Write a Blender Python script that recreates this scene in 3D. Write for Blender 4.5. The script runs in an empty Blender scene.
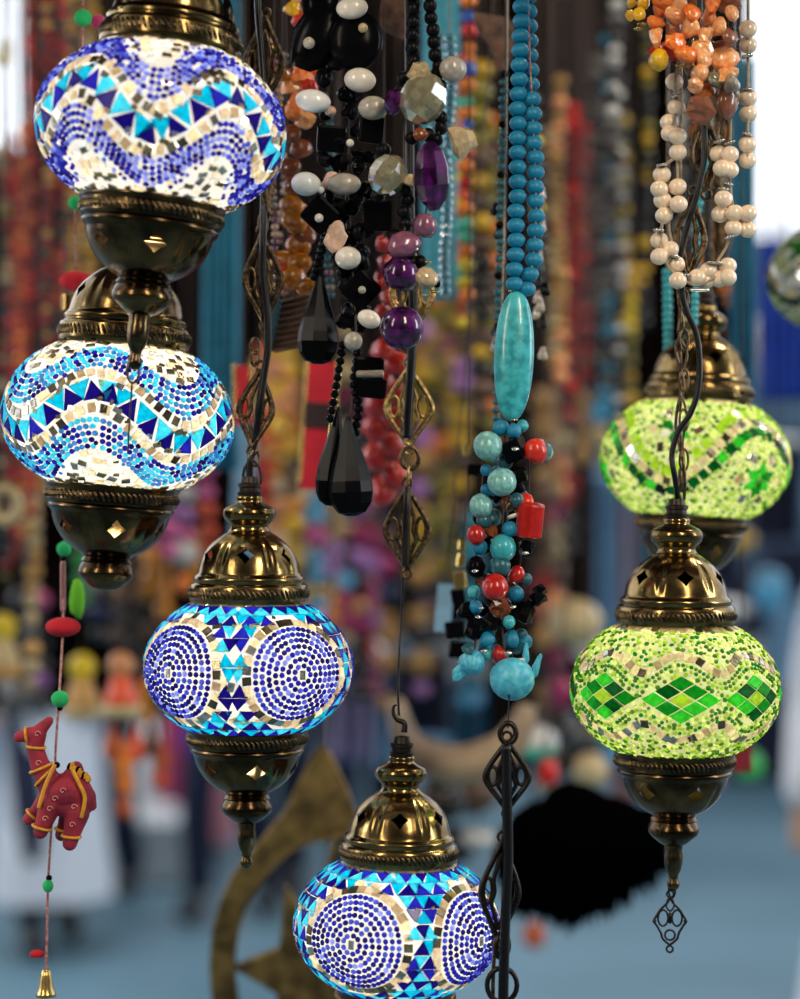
import bpy, math, random
import numpy as np
from mathutils import Vector, Matrix, Euler

R = random.Random(7)
PI = math.pi
C = bpy.context.scene.collection
F = 1970.0          # focal length in pixels of the 800x999 frame
EYE = 1.6

# ------------------------------------------------------------------ camera
cam = bpy.data.cameras.new('camera')
cam.sensor_fit = 'HORIZONTAL'; cam.sensor_width = 24.0; cam.lens = 24.0 * F / 800
cam.clip_start = 0.05; cam.clip_end = 200
cam.dof.use_dof = True; cam.dof.focus_distance = 1.45; cam.dof.aperture_fstop = 2.2
camo = bpy.data.objects.new('camera', cam); C.objects.link(camo)
camo.location = (0, 0, EYE); camo.rotation_euler = (PI/2, 0, 0)
bpy.context.scene.camera = camo

# ------------------------------------------------------------------ view
sc = bpy.context.scene
sc.view_settings.view_transform = 'Standard'; sc.view_settings.look = 'None'
sc.view_settings.gamma = 1.0; sc.view_settings.use_curve_mapping = False
sc.view_settings.exposure = 0.4
sc.cycles.use_denoising = True
sc.cycles.sample_clamp_indirect = 4.0
sc.cycles.max_bounces = 8; sc.cycles.transparent_max_bounces = 12
sc.cycles.caustics_reflective = False; sc.cycles.caustics_refractive = False

# ------------------------------------------------------------------ world: overcast sky over the street, dim on the shop side
w = bpy.data.worlds.new('sky'); sc.world = w; w.use_nodes = True
nt = w.node_tree; nt.nodes.clear()
wo = nt.nodes.new('ShaderNodeOutputWorld'); bg = nt.nodes.new('ShaderNodeBackground')
tc = nt.nodes.new('ShaderNodeTexCoord'); sx = nt.nodes.new('ShaderNodeSeparateXYZ')
nt.links.new(tc.outputs['Generated'], sx.inputs[0])
r1 = nt.nodes.new('ShaderNodeValToRGB')
r1.color_ramp.elements[0].position = 0.42; r1.color_ramp.elements[0].color = (0.03, 0.025, 0.022, 1)
r1.color_ramp.elements[1].position = 0.56; r1.color_ramp.elements[1].color = (1.0, 1.06, 1.15, 1)
mz = nt.nodes.new('ShaderNodeMath'); mz.operation = 'MULTIPLY_ADD'; mz.inputs[1].default_value = 0.5; mz.inputs[2].default_value = 0.5
nt.links.new(sx.outputs['Z'], mz.inputs[0]); nt.links.new(mz.outputs[0], r1.inputs[0])
my = nt.nodes.new('ShaderNodeMapRange'); my.inputs[1].default_value = -0.45; my.inputs[2].default_value = 0.05
my.inputs[3].default_value = 0.08; my.inputs[4].default_value = 1.15
nt.links.new(sx.outputs['Y'], my.inputs[0])
nt.links.new(r1.outputs[0], bg.inputs['Color']); nt.links.new(my.outputs[0], bg.inputs['Strength'])
nt.links.new(bg.outputs[0], wo.inputs['Surface'])

def area(name, loc, target, sx_, sy_, power, col):
    l = bpy.data.lights.new(name, 'AREA'); l.shape = 'RECTANGLE'; l.size = sx_; l.size_y = sy_
    l.energy = power; l.color = col
    o = bpy.data.objects.new(name, l); C.objects.link(o); o.location = loc
    o.rotation_euler = (Vector(target) - Vector(loc)).to_track_quat('-Z', 'Y').to_euler()
    return o
# shop lights behind and above the photographer, and daylight from both open ends of the passage
area('shop_light', (0.9, -0.5, 2.9), (0, 1.6, 1.6), 0.25, 1.3, 24, (1.0, 0.86, 0.66))
area('shop_light', (-1.3, -0.2, 2.5), (0, 1.6, 1.6), 0.2, 1.3, 13, (1.0, 0.88, 0.7))
area('daylight_fill', (2.6, 1.2, 2.3), (0, 2.0, 1.5), 0.4, 1.4, 24, (0.9, 0.96, 1.0))
area('daylight_fill', (-2.8, 1.6, 2.2), (0, 2.0, 1.5), 0.4, 1.4, 13, (0.95, 0.97, 1.0))
area('stall_fill', (0.0, 1.9, 3.3), (0, 3.4, 1.4), 0.5, 0.12, 12, (1.0, 0.8, 0.55))  # two unseen narrow lights added to put small highlights on the strands
area('stall_fill', (1.1, 2.2, 3.1), (0.2, 3.2, 1.5), 0.3, 0.12, 8, (1.0, 0.85, 0.65))

area('daylight_fill', (-1.6, 5.6, 4.4), (-1.6, 9.0, 0.4), 3.0, 1.5, 110, (0.93, 0.97, 1.0))  # added overhead area light to brighten the pale blocks in the passage
# ------------------------------------------------------------------ materials
M = {}
def newmat(name):
    m = bpy.data.materials.new(name); m.use_nodes = True; M[name] = m
    return m, m.node_tree, m.node_tree.nodes['Principled BSDF']
def pm(name, col, rough=0.4, metal=0.0, var=0.25, scale=60.0, coat=0.0, trans=0.0, sub=0.0, col2=None, bump=0.0):
    """principled material with a noise driven colour variation"""
    m, t, p = newmat(name)
    n = t.nodes.new('ShaderNodeTexNoise'); n.inputs['Scale'].default_value = scale; n.inputs['Detail'].default_value = 4
    tcx = t.nodes.new('ShaderNodeTexCoord'); t.links.new(tcx.outputs['Object'], n.inputs['Vector'])
    rp = t.nodes.new('ShaderNodeValToRGB')
    c2 = col2 if col2 else tuple(c*(1-var) for c in col)
    rp.color_ramp.elements[0].position = 0.38; rp.color_ramp.elements[0].color = (*c2, 1)
    rp.color_ramp.elements[1].position = 0.6; rp.color_ramp.elements[1].color = (*col, 1)
    t.links.new(n.outputs['Fac'], rp.inputs[0]); t.links.new(rp.outputs[0], p.inputs['Base Color'])
    p.inputs['Roughness'].default_value = rough; p.inputs['Metallic'].default_value = metal
    p.inputs['Coat Weight'].default_value = coat; p.inputs['Transmission Weight'].default_value = trans
    if sub:
        p.inputs['Subsurface Weight'].default_value = sub; p.inputs['Subsurface Scale'].default_value = 0.004
    if bump:
        b = t.nodes.new('ShaderNodeBump'); b.inputs['Strength'].default_value = bump; b.inputs['Distance'].default_value = 0.001
        t.links.new(n.outputs['Fac'], b.inputs['Height']); t.links.new(b.outputs[0], p.inputs['Normal'])
    return m
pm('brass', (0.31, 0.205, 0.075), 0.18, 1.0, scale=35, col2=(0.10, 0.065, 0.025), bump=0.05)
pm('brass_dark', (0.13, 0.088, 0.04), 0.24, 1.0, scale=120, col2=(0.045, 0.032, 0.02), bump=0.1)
pm('brass_cup_shaded', (0.15, 0.09, 0.035), 0.2, 1.0, scale=35, col2=(0.04, 0.024, 0.012), bump=0.05)  # darker copy of the brass, shade on the bottom cups put into the colour
pm('filigree', (0.20, 0.13, 0.07), 0.38, 1.0, scale=300, col2=(0.06, 0.04, 0.025))
pm('filigree_gold', (0.62, 0.42, 0.16), 0.35, 1.0, scale=300, col2=(0.25, 0.15, 0.06))
pm('iron', (0.05, 0.04, 0.035), 0.4, 1.0, scale=200)
pm('cable', (0.006, 0.005, 0.005), 0.3); M['cable'].node_tree.nodes['Principled BSDF'].inputs['Specular IOR Level'].default_value = 0.3
pm('cord', (0.45, 0.36, 0.25), 0.7, scale=400)
pm('cord_dark', (0.05, 0.03, 0.025), 0.7, scale=400)
pm('cord_red', (0.35, 0.06, 0.07), 0.7, scale=400, col2=(0.5, 0.3, 0.25))
pm('old_brass', (0.28, 0.18, 0.06), 0.45, 0.85, scale=45, col2=(0.10, 0.065, 0.025), bump=0.4)

def tile_mat(name, col, tr=0.72, rough=0.12):
    m, t, p = newmat(name)
    p.inputs['Base Color'].default_value = (*[c*0.8 for c in col], 1); p.inputs['Roughness'].default_value = rough
    tl = t.nodes.new('ShaderNodeBsdfTranslucent')
    n = t.nodes.new('ShaderNodeTexNoise'); n.inputs['Scale'].default_value = 260
    tcx = t.nodes.new('ShaderNodeTexCoord'); t.links.new(tcx.outputs['Object'], n.inputs['Vector'])
    rp = t.nodes.new('ShaderNodeValToRGB')
    rp.color_ramp.elements[0].position = 0.35; rp.color_ramp.elements[0].color = (*[c*0.7 for c in col], 1)
    rp.color_ramp.elements[1].position = 0.65; rp.color_ramp.elements[1].color = (*[min(1, c*1.15) for c in col], 1)
    t.links.new(n.outputs['Fac'], rp.inputs[0]); t.links.new(rp.outputs[0], tl.inputs['Color'])
    mx = t.nodes.new('ShaderNodeMixShader'); mx.inputs[0].default_value = tr
    t.links.new(p.outputs[0], mx.inputs[1]); t.links.new(tl.outputs[0], mx.inputs[2])
    t.links.new(mx.outputs[0], t.nodes['Material Output'].inputs['Surface'])
    return m
tile_mat('blue_deep', (0.006, 0.002, 0.13)); tile_mat('blue_mid', (0.012, 0.012, 0.33)); tile_mat('blue_soft', (0.05, 0.08, 0.55))
tile_mat('blue_pale', (0.20, 0.26, 0.80)); tile_mat('cyan', (0.0, 0.38, 0.62)); tile_mat('cyan_pale', (0.04, 0.55, 0.80))
tile_mat('sky_blue', (0.03, 0.20, 0.55))
tile_mat('green_deep', (0.0, 0.07, 0.01)); tile_mat('green_mid', (0.004, 0.20, 0.012)); tile_mat('green_bright', (0.03, 0.48, 0.03))
tile_mat('lime', (0.34, 0.56, 0.03)); tile_mat('lime_pale', (0.70, 0.85, 0.25)); tile_mat('lime_dark', (0.06, 0.20, 0.004))
tile_mat('smoke_glass', (0.42, 0.30, 0.17), 0.5); tile_mat('sand_glass', (0.70, 0.55, 0.36), 0.55)
tile_mat('black_glass', (0.006, 0.010, 0.012))
tile_mat('cream_glass', (0.85, 0.72, 0.45)); tile_mat('clear_glass', (0.85, 0.85, 0.80))
def mirror(name, col):
    m, t, p = newmat(name)
    n = t.nodes.new('ShaderNodeTexNoise'); n.inputs['Scale'].default_value = 150
    tcx = t.nodes.new('ShaderNodeTexCoord'); t.links.new(tcx.outputs['Object'], n.inputs['Vector'])
    rp = t.nodes.new('ShaderNodeValToRGB')
    rp.color_ramp.elements[0].color = (*[c*0.5 for c in col], 1); rp.color_ramp.elements[1].color = (*col, 1)
    rp.color_ramp.elements[0].position = 0.35; rp.color_ramp.elements[1].position = 0.6
    t.links.new(n.outputs['Fac'], rp.inputs[0]); t.links.new(rp.outputs[0], p.inputs['Base Color'])
    p.inputs['Metallic'].default_value = 0.8; p.inputs['Roughness'].default_value = 0.16
mirror('mirror_silver', (0.75, 0.70, 0.60)); mirror('mirror_gold', (0.60, 0.46, 0.26)); mirror('mirror_dark', (0.22, 0.16, 0.10))
def grout(name, col, through):
    m, t, p = newmat(name)
    t.nodes.remove(p)
    tl = t.nodes.new('ShaderNodeBsdfTranslucent'); df = t.nodes.new('ShaderNodeBsdfDiffuse'); tp = t.nodes.new('ShaderNodeBsdfTransparent')
    n = t.nodes.new('ShaderNodeTexNoise'); n.inputs['Scale'].default_value = 90
    rp = t.nodes.new('ShaderNodeValToRGB')
    rp.color_ramp.elements[0].color = (*[c*0.8 for c in col], 1); rp.color_ramp.elements[1].color = (*col, 1)
    t.links.new(n.outputs['Fac'], rp.inputs[0])
    t.links.new(rp.outputs[0], tl.inputs['Color']); t.links.new(rp.outputs[0], df.inputs['Color'])
    a = t.nodes.new('ShaderNodeMixShader'); a.inputs[0].default_value = 0.25
    t.links.new(tl.outputs[0], a.inputs[1]); t.links.new(df.outputs[0], a.inputs[2])
    b = t.nodes.new('ShaderNodeMixShader'); b.inputs[0].default_value = through
    t.links.new(a.outputs[0], b.inputs[1]); t.links.new(tp.outputs[0], b.inputs[2])
    t.links.new(b.outputs[0], t.nodes['Material Output'].inputs['Surface'])
grout('grout_white', (0.92, 0.90, 0.84), 0.5)
grout('grout_cream', (0.88, 0.88, 0.52), 0.5)

# ------------------------------------------------------------------ helpers
def K(D): return D / F
def P(px, py, D): return Vector(((px-400)*D/F, D, EYE - (py-499.5)*D/F))

class MB:
    def __init__(s): s.v = []; s.f = []; s.m = []; s.sm = []; s.mats = []
    def mi(s, m):
        if m not in s.mats: s.mats.append(m)
        return s.mats.index(m)
    def add(s, V, Fc, m, smooth=True):
        o = len(s.v); i = s.mi(m)
        s.v.extend([tuple(v) for v in V])
        for f in Fc: s.f.append([a+o for a in f]); s.m.append(i); s.sm.append(smooth)
    def mesh(s, name, sharp=None):
        me = bpy.data.meshes.new(name); me.from_pydata(s.v, [], s.f)
        for m in s.mats: me.materials.append(M[m])
        me.polygons.foreach_set('material_index', s.m); me.polygons.foreach_set('use_smooth', s.sm)
        if sharp: me.set_sharp_from_angle(angle=sharp)
        me.update(); return me
    def build(s, name, parent=None, loc=None, sharp=None):
        o = bpy.data.objects.new(name, s.mesh(name, sharp)); C.objects.link(o)
        if parent: o.parent = parent
        if loc is not None: o.location = loc
        return o

def xf(V, loc=(0,0,0), rot=None, scale=(1,1,1)):
    V = np.asarray(V, float) * np.asarray(scale, float)
    if rot is not None:
        V = V @ np.array(Euler(rot).to_matrix()).T
    return V + np.asarray(loc, float)
def g_sphere(seg=14, rings=9):
    V = [(0,0,1)]
    for i in range(1, rings):
        a = PI*i/rings
        for j in range(seg):
            b = 2*PI*j/seg; V.append((math.sin(a)*math.cos(b), math.sin(a)*math.sin(b), math.cos(a)))
    V.append((0,0,-1)); Fc = []
    for j in range(seg): Fc.append((0, 1+j, 1+(j+1)%seg))
    for i in range(rings-2):
        for j in range(seg):
            a = 1+i*seg+j; b = 1+i*seg+(j+1)%seg; Fc.append((a, a+seg, b+seg, b))
    n = len(V)-1; o = 1+(rings-2)*seg
    for j in range(seg): Fc.append((n, o+(j+1)%seg, o+j))
    return np.array(V), Fc
SPH = g_sphere(); SPHL = g_sphere(10, 7); SPHH = g_sphere(28, 18)
def g_box(): 
    V = [(x,y,z) for x in (-1,1) for y in (-1,1) for z in (-1,1)]
    return np.array(V, float), [(0,1,3,2),(4,6,7,5),(0,4,5,1),(2,3,7,6),(0,2,6,4),(1,5,7,3)]
def g_bevbox(b=0.18):
    # chamfered box
    V=[]; idx={}
    for sx_ in (-1,1):
        for sy_ in (-1,1):
            for sz_ in (-1,1):
                for ax in range(3):
                    p=[sx_*(1-b), sy_*(1-b), sz_*(1-b)]; p[ax]=(sx_,sy_,sz_)[ax]
                    idx[(sx_,sy_,sz_,ax)]=len(V); V.append(p)
    Fc=[]
    for ax in range(3):
        o=[a for a in range(3) if a!=ax]
        for s in (-1,1):
            q=[]
            for (u,v) in ((-1,-1),(1,-1),(1,1),(-1,1)):
                k=[0,0,0]; k[ax]=s; k[o[0]]=u; k[o[1]]=v; q.append(idx[(*k,ax)])
            Fc.append(q)
    for ax in range(3):
        o=[a for a in range(3) if a!=ax]
        for u in (-1,1):
            for v in (-1,1):
                def g(t, ax2):
                    k=[0,0,0]; k[ax]=t; k[o[0]]=u; k[o[1]]=v; return idx[(*k,ax2)]
                Fc.append([g(-1,o[0]), g(1,o[0]), g(1,o[1]), g(-1,o[1])])
    for sx_ in (-1,1):
        for sy_ in (-1,1):
            for sz_ in (-1,1): Fc.append([idx[(sx_,sy_,sz_,a)] for a in range(3)])
    return np.array(V,float), Fc
def g_lathe(prof, seg=48, closed_ends=True):
    V = []; Fc = []
    for (r, z) in prof:
        for j in range(seg):
            a = 2*PI*j/seg; V.append((r*math.cos(a), r*math.sin(a), z))
    n = len(prof)
    for i in range(n-1):
        for j in range(seg):
            a = i*seg+j; b = i*seg+(j+1)%seg; Fc.append((a, b, b+seg, a+seg))
    if closed_ends:
        Fc.append(tuple(reversed(range(seg)))); Fc.append(tuple(range((n-1)*seg, n*seg)))
    return np.array(V, float), Fc
def smooth_path(pts, n=8, closed=False):
    pts = [np.array(p, float) for p in pts]; out = []; L = len(pts)
    rng = range(L) if closed else range(L-1)
    for i in rng:
        if closed: p0, p1, p2, p3 = pts[(i-1)%L], pts[i], pts[(i+1)%L], pts[(i+2)%L]
        else: p0 = pts[max(i-1,0)]; p1 = pts[i]; p2 = pts[i+1]; p3 = pts[min(i+2,L-1)]
        for k in range(n):
            t = k/n
            out.append(0.5*((2*p1)+(-p0+p2)*t+(2*p0-5*p1+4*p2-p3)*t*t+(-p0+3*p1-3*p2+p3)*t**3))
    if not closed: out.append(pts[-1])
    return out
def g_tube(path, rad, seg=8, closed=False, flat=1.0):
    path = [np.array(p, float) for p in path]; n = len(path); V = []; Fc = []
    prev = None
    for i, p in enumerate(path):
        if closed: t = path[(i+1)%n]-path[(i-1)%n]
        else: t = path[min(i+1,n-1)]-path[max(i-1,0)]
        t = t/(np.linalg.norm(t)+1e-12)
        if prev is None:
            ref = np.array((0,1.0,0)) if abs(t[1]) < 0.8 else np.array((1.0,0,0))
        else: ref = prev
        b = ref-np.dot(ref,t)*t; b /= np.linalg.norm(b)+1e-12; prev = b; c = np.cross(t,b)
        r = rad(i/(n-1)) if callable(rad) else rad
        for k in range(seg):
            a = 2*PI*k/seg; V.append(p + r*(math.cos(a)*b*flat+math.sin(a)*c))
    for i in range(n if closed else n-1):
        for k in range(seg):
            a = i*seg+k; b_ = i*seg+(k+1)%seg
            c_ = ((i+1)%n)*seg+(k+1)%seg; d = ((i+1)%n)*seg+k
            Fc.append((a, d, c_, b_))
    if not closed:
        Fc.append(tuple(range(seg))); Fc.append(tuple(reversed(range((n-1)*seg, n*seg))))
    return np.array(V), Fc
def g_prism(pts, y0, y1):
    """outline in the xz plane, extruded in y"""
    n = len(pts); V = [(x, y0, z) for x, z in pts]+[(x, y1, z) for x, z in pts]
    Fc = [tuple(range(n)), tuple(reversed(range(n, 2*n)))]
    for i in range(n): j = (i+1)%n; Fc.append((i, i+n, j+n, j))
    return np.array(V, float), Fc

def empty(name, loc, label=None, cat=None, group=None, rot=None):
    o = bpy.data.objects.new(name, None); C.objects.link(o); o.location = loc; o.empty_display_size = 0.02
    if rot: o.rotation_euler = rot
    return tag(o, label, cat, group)
def tag(o, label=None, cat=None, group=None, kind=None):
    if label: o['label'] = label
    if cat: o['category'] = cat
    if group: o['group'] = group
    if kind: o['kind'] = kind
    return o
def struct(o): o['kind'] = 'structure'; return o

# bead meshes shared between copies
def chip(seed, n=2):
    r = random.Random(seed); V, Fc = g_sphere(9, 6)
    k = [(r.gauss(0,1), r.gauss(0,1), r.gauss(0,1), r.uniform(0.05,0.16)) for _ in range(5)]
    out = []
    for v in V:
        s = 1
        for a,b,c,d in k: s += d*math.sin(2.1*(a*v[0]+b*v[1]+c*v[2]))
        out.append(v*s)
    return np.array(out), Fc
def g_drop():
    prof = [(0.04,1),(0.16,0.9),(0.30,0.66),(0.52,0.35),(0.78,0.0),(0.95,-0.3),(1,-0.52),(0.9,-0.75),(0.62,-0.93),(0.25,-1)]
    V, Fc = g_lathe(prof, 9); return V, Fc
def g_facet():
    prof = [(0.25,1),(0.75,0.72),(1,0.25),(1,-0.25),(0.75,-0.72),(0.25,-1)]
    return g_lathe(prof, 8)
def g_round_bead():
    prof = [(0.12,0.93),(0.3,0.98),(0.6,0.84),(0.86,0.55),(1,0.15),(1,-0.15),(0.86,-0.55),(0.6,-0.84),(0.3,-0.98),(0.12,-0.93)]
    return g_lathe(prof, 18)
def g_disc():
    return g_lathe([(0.5,0.35),(0.9,0.3),(1,0),(0.9,-0.3),(0.5,-0.35)], 16)
def g_star():
    return g_lathe([(0.2,1),(0.8,0.5),(0.35,0.1),(1.0,-0.2),(0.5,-0.6),(0.2,-1)], 5)
SHAPES = {'sphere': (SPH, True), 'fine': (SPHH, True), 'chip': (chip(1), True), 'chip2': (chip(5), True), 'rough': (chip(9), False), 'rough2': (chip(14), False),
          'drop': (g_drop(), False), 'facet': (g_facet(), False), 'bead': (g_round_bead(), True), 'disc': (g_disc(), True),
          'cube': (g_bevbox(), False), 'tube': (g_lathe([(0.6,1),(0.95,0.93),(1,0.8),(1,-0.8),(0.95,-0.93),(0.6,-1)], 16), False), 'star': (g_star(), False)}
_cache = {}
def bead_mesh(shape, mat):
    k = (shape, mat)
    if k not in _cache:
        mb = MB(); (V, Fc), s = SHAPES[shape]; mb.add(V, Fc, mat, s); _cache[k] = mb.mesh(shape+'_'+mat)
    return _cache[k]
def bead(parent, name, shape, mat, px, py, D, rx, rz=None, ry=None, rot=(0,0,0), label=None):
    rz = rx if rz is None else rz; ry = min(rx, rz) if ry is None else ry
    o = bpy.data.objects.new(name, bead_mesh(shape, mat)); C.objects.link(o)
    k = K(D); o.scale = (rx*k, ry*k, rz*k); o.rotation_euler = rot
    p = P(px, py, D)
    if parent: o.parent = parent; p = p-parent.location
    o.location = p
    if label: o['label'] = label
    return o
def cordpart(parent, name, pts, rad_px, mat, D=None, seg=6, n=6):
    """pts (px, py, D)"""
    path = smooth_path([tuple(P(*p)-parent.location) for p in pts], n)
    mb = MB(); mb.add(*g_tube(path, rad_px*K(pts[0][2]), seg), mat); return mb.build(name, parent)
exec_parts = True

# ================================================================== SETTING
pm('paving', (0.10, 0.19, 0.24), 0.5, scale=0.6, col2=(0.06, 0.13, 0.17))
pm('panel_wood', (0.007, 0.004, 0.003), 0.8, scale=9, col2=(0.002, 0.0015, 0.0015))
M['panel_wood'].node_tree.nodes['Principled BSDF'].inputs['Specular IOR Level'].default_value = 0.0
pm('awning', (0.10, 0.02, 0.02), 0.9, scale=3, col2=(0.04, 0.02, 0.015))
pm('plaster', (0.62, 0.60, 0.56), 0.8, scale=2)
pm('facade_blue', (0.20, 0.34, 0.50), 0.7, scale=1.5, col2=(0.10, 0.17, 0.28))
pm('white_stone', (0.75, 0.78, 0.78), 0.6, scale=2)

def box_obj(name, c, h, mat, parent=None, rot=None, bev=True):
    mb = MB(); V, Fc = g_bevbox(0.04) if bev else g_box()
    mb.add(xf(V, scale=h), Fc, mat, False)
    o = mb.build(name, parent, c)
    if rot: o.rotation_euler = rot
    return o
def pbox(name, x0, x1, y0, y1, D, depth, mat, **kw):
    """box whose front face fills the pixel rectangle at distance D"""
    k = K(D); a = P((x0+x1)/2, (y0+y1)/2, D)
    return box_obj(name, (a.x, D+depth/2, a.z), ((x1-x0)/2*k, depth/2, (y1-y0)/2*k), mat, **kw)
struct(box_obj('floor', (0, 8, -0.05), (14, 14, 0.05), 'paving', bev=False))
# the shop's own canopy over the hanging goods, its dark back screen, the buildings across the passage
o = struct(box_obj('ceiling', (0.1, 2.6, 3.32), (1.55, 1.9, 0.02), 'awning', bev=False))
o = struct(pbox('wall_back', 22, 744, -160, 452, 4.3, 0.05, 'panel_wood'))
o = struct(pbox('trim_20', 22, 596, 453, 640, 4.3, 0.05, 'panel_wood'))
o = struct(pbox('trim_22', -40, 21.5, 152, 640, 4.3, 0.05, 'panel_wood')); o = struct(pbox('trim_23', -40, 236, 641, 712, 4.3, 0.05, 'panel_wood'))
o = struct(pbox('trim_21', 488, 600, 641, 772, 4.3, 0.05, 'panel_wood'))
o = struct(pbox('wall_far', -900, 640, 150, 775, 13.5, 0.3, 'plaster'))
o = struct(pbox('wall_right', 640, 1500, 235, 775, 12.5, 0.3, 'facade_blue'))
# posts of the canopy (out of frame)
for i, (x, y) in enumerate(((-1.45, 0.9), (1.65, 0.9), (-1.45, 4.4), (1.65, 4.4))):
    struct(box_obj('trim_%d' % (i+1), (x, y, 1.65), (0.03, 0.03, 1.65), 'panel_wood'))

# ================================================================== MOSAIC LAMPS
# everything of a lamp is measured in units of 1/106 of the globe's radius, z = 0 at the globe's equator
A_R, B_T, B_B, Z_T, Z_B = 106.0, 79.0, 75.0, 67.0, -62.0
class Globe:
    def __init__(s, k):
        s.k = k; s.mb = MB(); s.grid = {}
        a0 = math.asin(Z_B/B_B); a1 = math.asin(Z_T/B_T); n = 400
        s.al = []; s.ss = []
        acc = 0; prev = None
        for i in range(n+1):
            a = a0+(a1-a0)*i/n; b = B_T if a > 0 else B_B
            p = (A_R*math.cos(a), b*math.sin(a))
            if prev: acc += math.hypot(p[0]-prev[0], p[1]-prev[1])
            prev = p; s.al.append(a); s.ss.append(acc)
        z = np.interp(0, s.al, s.ss); s.ss = [x-z for x in s.ss]
        s.smin, s.smax = s.ss[0], s.ss[-1]; s.n = n
        s.sA = np.array(s.ss); s.aA = np.array(s.al)
        # uniform lookup
        s.LN = 1000; q = np.linspace(s.smin, s.smax, s.LN+1); s.lut = np.interp(q, s.sA, s.aA).tolist()
    def alpha(s, v):
        t = (v-s.smin)/(s.smax-s.smin)*s.LN
        t = 0 if t < 0 else (s.LN-1e-6 if t >= s.LN else t)
        i = int(t); f = t-i
        return s.lut[i]*(1-f)+s.lut[i+1]*f
    def rad(s, v): return A_R*math.cos(s.alpha(v))
    def pt(s, phi, v, h=0):
        a = s.alpha(v); b = B_T if a > 0 else B_B; ca, sa = math.cos(a), math.sin(a)
        nr, nz = ca*b, sa*A_R; l = math.hypot(nr, nz)
        r = A_R*ca+h*nr/l; z = b*sa+h*nz/l
        return (r*math.sin(phi), -r*math.cos(phi), z)
    def free(s, phi, v, rad, claim=True, slack=0.85):
        p = s.pt(phi, v); c = 12.0; g = tuple(int(math.floor(x/c)) for x in p)
        for i in (-1,0,1):
            for j in (-1,0,1):
                for l in (-1,0,1):
                    for (q, rr) in s.grid.get((g[0]+i, g[1]+j, g[2]+l), ()):
                        d = (rad+rr)*slack
                        if (p[0]-q[0])**2+(p[1]-q[1])**2+(p[2]-q[2])**2 < d*d: return False
        if claim: s.grid.setdefault(g, []).append((p, rad))
        return True
    def poly(s, phi, v, pts, mat, h=1.3, ang=0):
        """flat glass piece following the curve of the globe: top face and side walls"""
        ca, sa = math.cos(ang), math.sin(ang); r = s.rad(v); V = []; n = len(pts)
        cx = sum(p[0] for p in pts)/n; cy = sum(p[1] for p in pts)/n
        for ring, (sc_, hh) in enumerate(((1, 0.0), (1, h*0.7), (0.86, h))):
            for (x, y) in pts:
                x = cx+(x-cx)*sc_; y = cy+(y-cy)*sc_
                u, w_ = x*ca-y*sa, x*sa+y*ca
                q = s.pt(phi+u/r, v+w_, hh); V.append([c*s.k for c in q])
        Fc = []
        for j in range(2):
            for i in range(n):
                a = j*n+i; b = j*n+(i+1)%n; Fc.append((a, b, b+n, a+n))
        Fc.append(tuple(range(2*n, 3*n)))
        s.mb.add(V, Fc, mat, False)
    def dome(s, phi, v, rx, ry, mat, h=2.0, ang=0, n=7):
        """rounded glass seed"""
        ca, sa = math.cos(ang), math.sin(ang); r = s.rad(v); V = []
        for (sc_, hh) in ((1, 0.0), (0.92, h*0.55), (0.55, h*0.92)):
            for i in range(n):
                t = 2*PI*i/n; x = rx*sc_*math.cos(t); y = ry*sc_*math.sin(t)
                u, w_ = x*ca-y*sa, x*sa+y*ca
                V.append([c*s.k for c in s.pt(phi+u/r, v+w_, hh)])
        V.append([c*s.k for c in s.pt(phi, v, h)])
        Fc = []
        for j in range(2):
            for i in range(n):
                a = j*n+i; b = j*n+(i+1)%n; Fc.append((a, b, b+n, a+n))
        for i in range(n): Fc.append((2*n+i, 2*n+(i+1)%n, 3*n))
        s.mb.add(V, Fc, mat, True)
    def rect(s, phi, v, w_, h_, mat, ang=0, th=1.3, jit=0.0, taper=1.0):
        j = lambda: R.uniform(-jit, jit)
        s.poly(phi, v, [(-w_/2+j(), -h_/2+j()), (w_/2+j(), -h_/2+j()), (w_/2*taper+j(), h_/2+j()), (-w_/2*taper+j(), h_/2+j())], mat, th, ang)
    def row(s, fn, off, w_, h_, gap, mats, kind, phi0=0.0, phi1=2*PI, jit=0.0, check=True, occ=None, flat=False):
        phi = phi0; i = 0
        def path(p):
            e = 1e-3; v0 = fn(p); sl = (fn(p+e)-fn(p-e))/(2*e)
            return v0, sl
        while phi < phi1-0.02:
            v0, sl = path(phi); r = s.rad(max(s.smin, min(s.smax, v0)))
            q = 1.0 if flat else min(1.7, math.sqrt(1+(sl/r)**2)); v = v0+off*q
            r = s.rad(max(s.smin, min(s.smax, v)))
            ww = w_*R.uniform(0.88, 1.12)
            dphi = (ww+gap)/math.hypot(r, sl)
            ang = math.atan2(sl, r)
            pm_ = phi+dphi/2
            v0, sl = path(pm_); v = v0+off*q
            if s.smin+h_*0.55 < v < s.smax-h_*0.5:
                rr = occ if occ else max(ww, h_)/2
                if (not check) or s.free(pm_, v, rr, slack=0.72):
                    m = mats(i) if callable(mats) else R.choice(mats)
                    if kind == 'seed': s.dome(pm_, v, ww/2, h_/2, m, 1.9, ang)
                    elif kind == 'rect': s.rect(pm_, v, ww, h_, m, ang, jit=jit)
                    elif kind == 'zig':
                        if i % 2 == 0: pts = [(-ww*0.95, -h_/2), (ww*0.95, -h_/2), (R.uniform(-2, 2), h_/2)]
                        else: pts = [(ww*0.95, h_/2), (-ww*0.95, h_/2), (R.uniform(-2, 2), -h_/2)]
                        s.poly(pm_, v, [(x*0.95, y) for x, y in pts], m, 1.4, ang)
                    if not check: s.free(pm_, v, rr, True, 0)
            phi += dphi; i += 1
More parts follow.
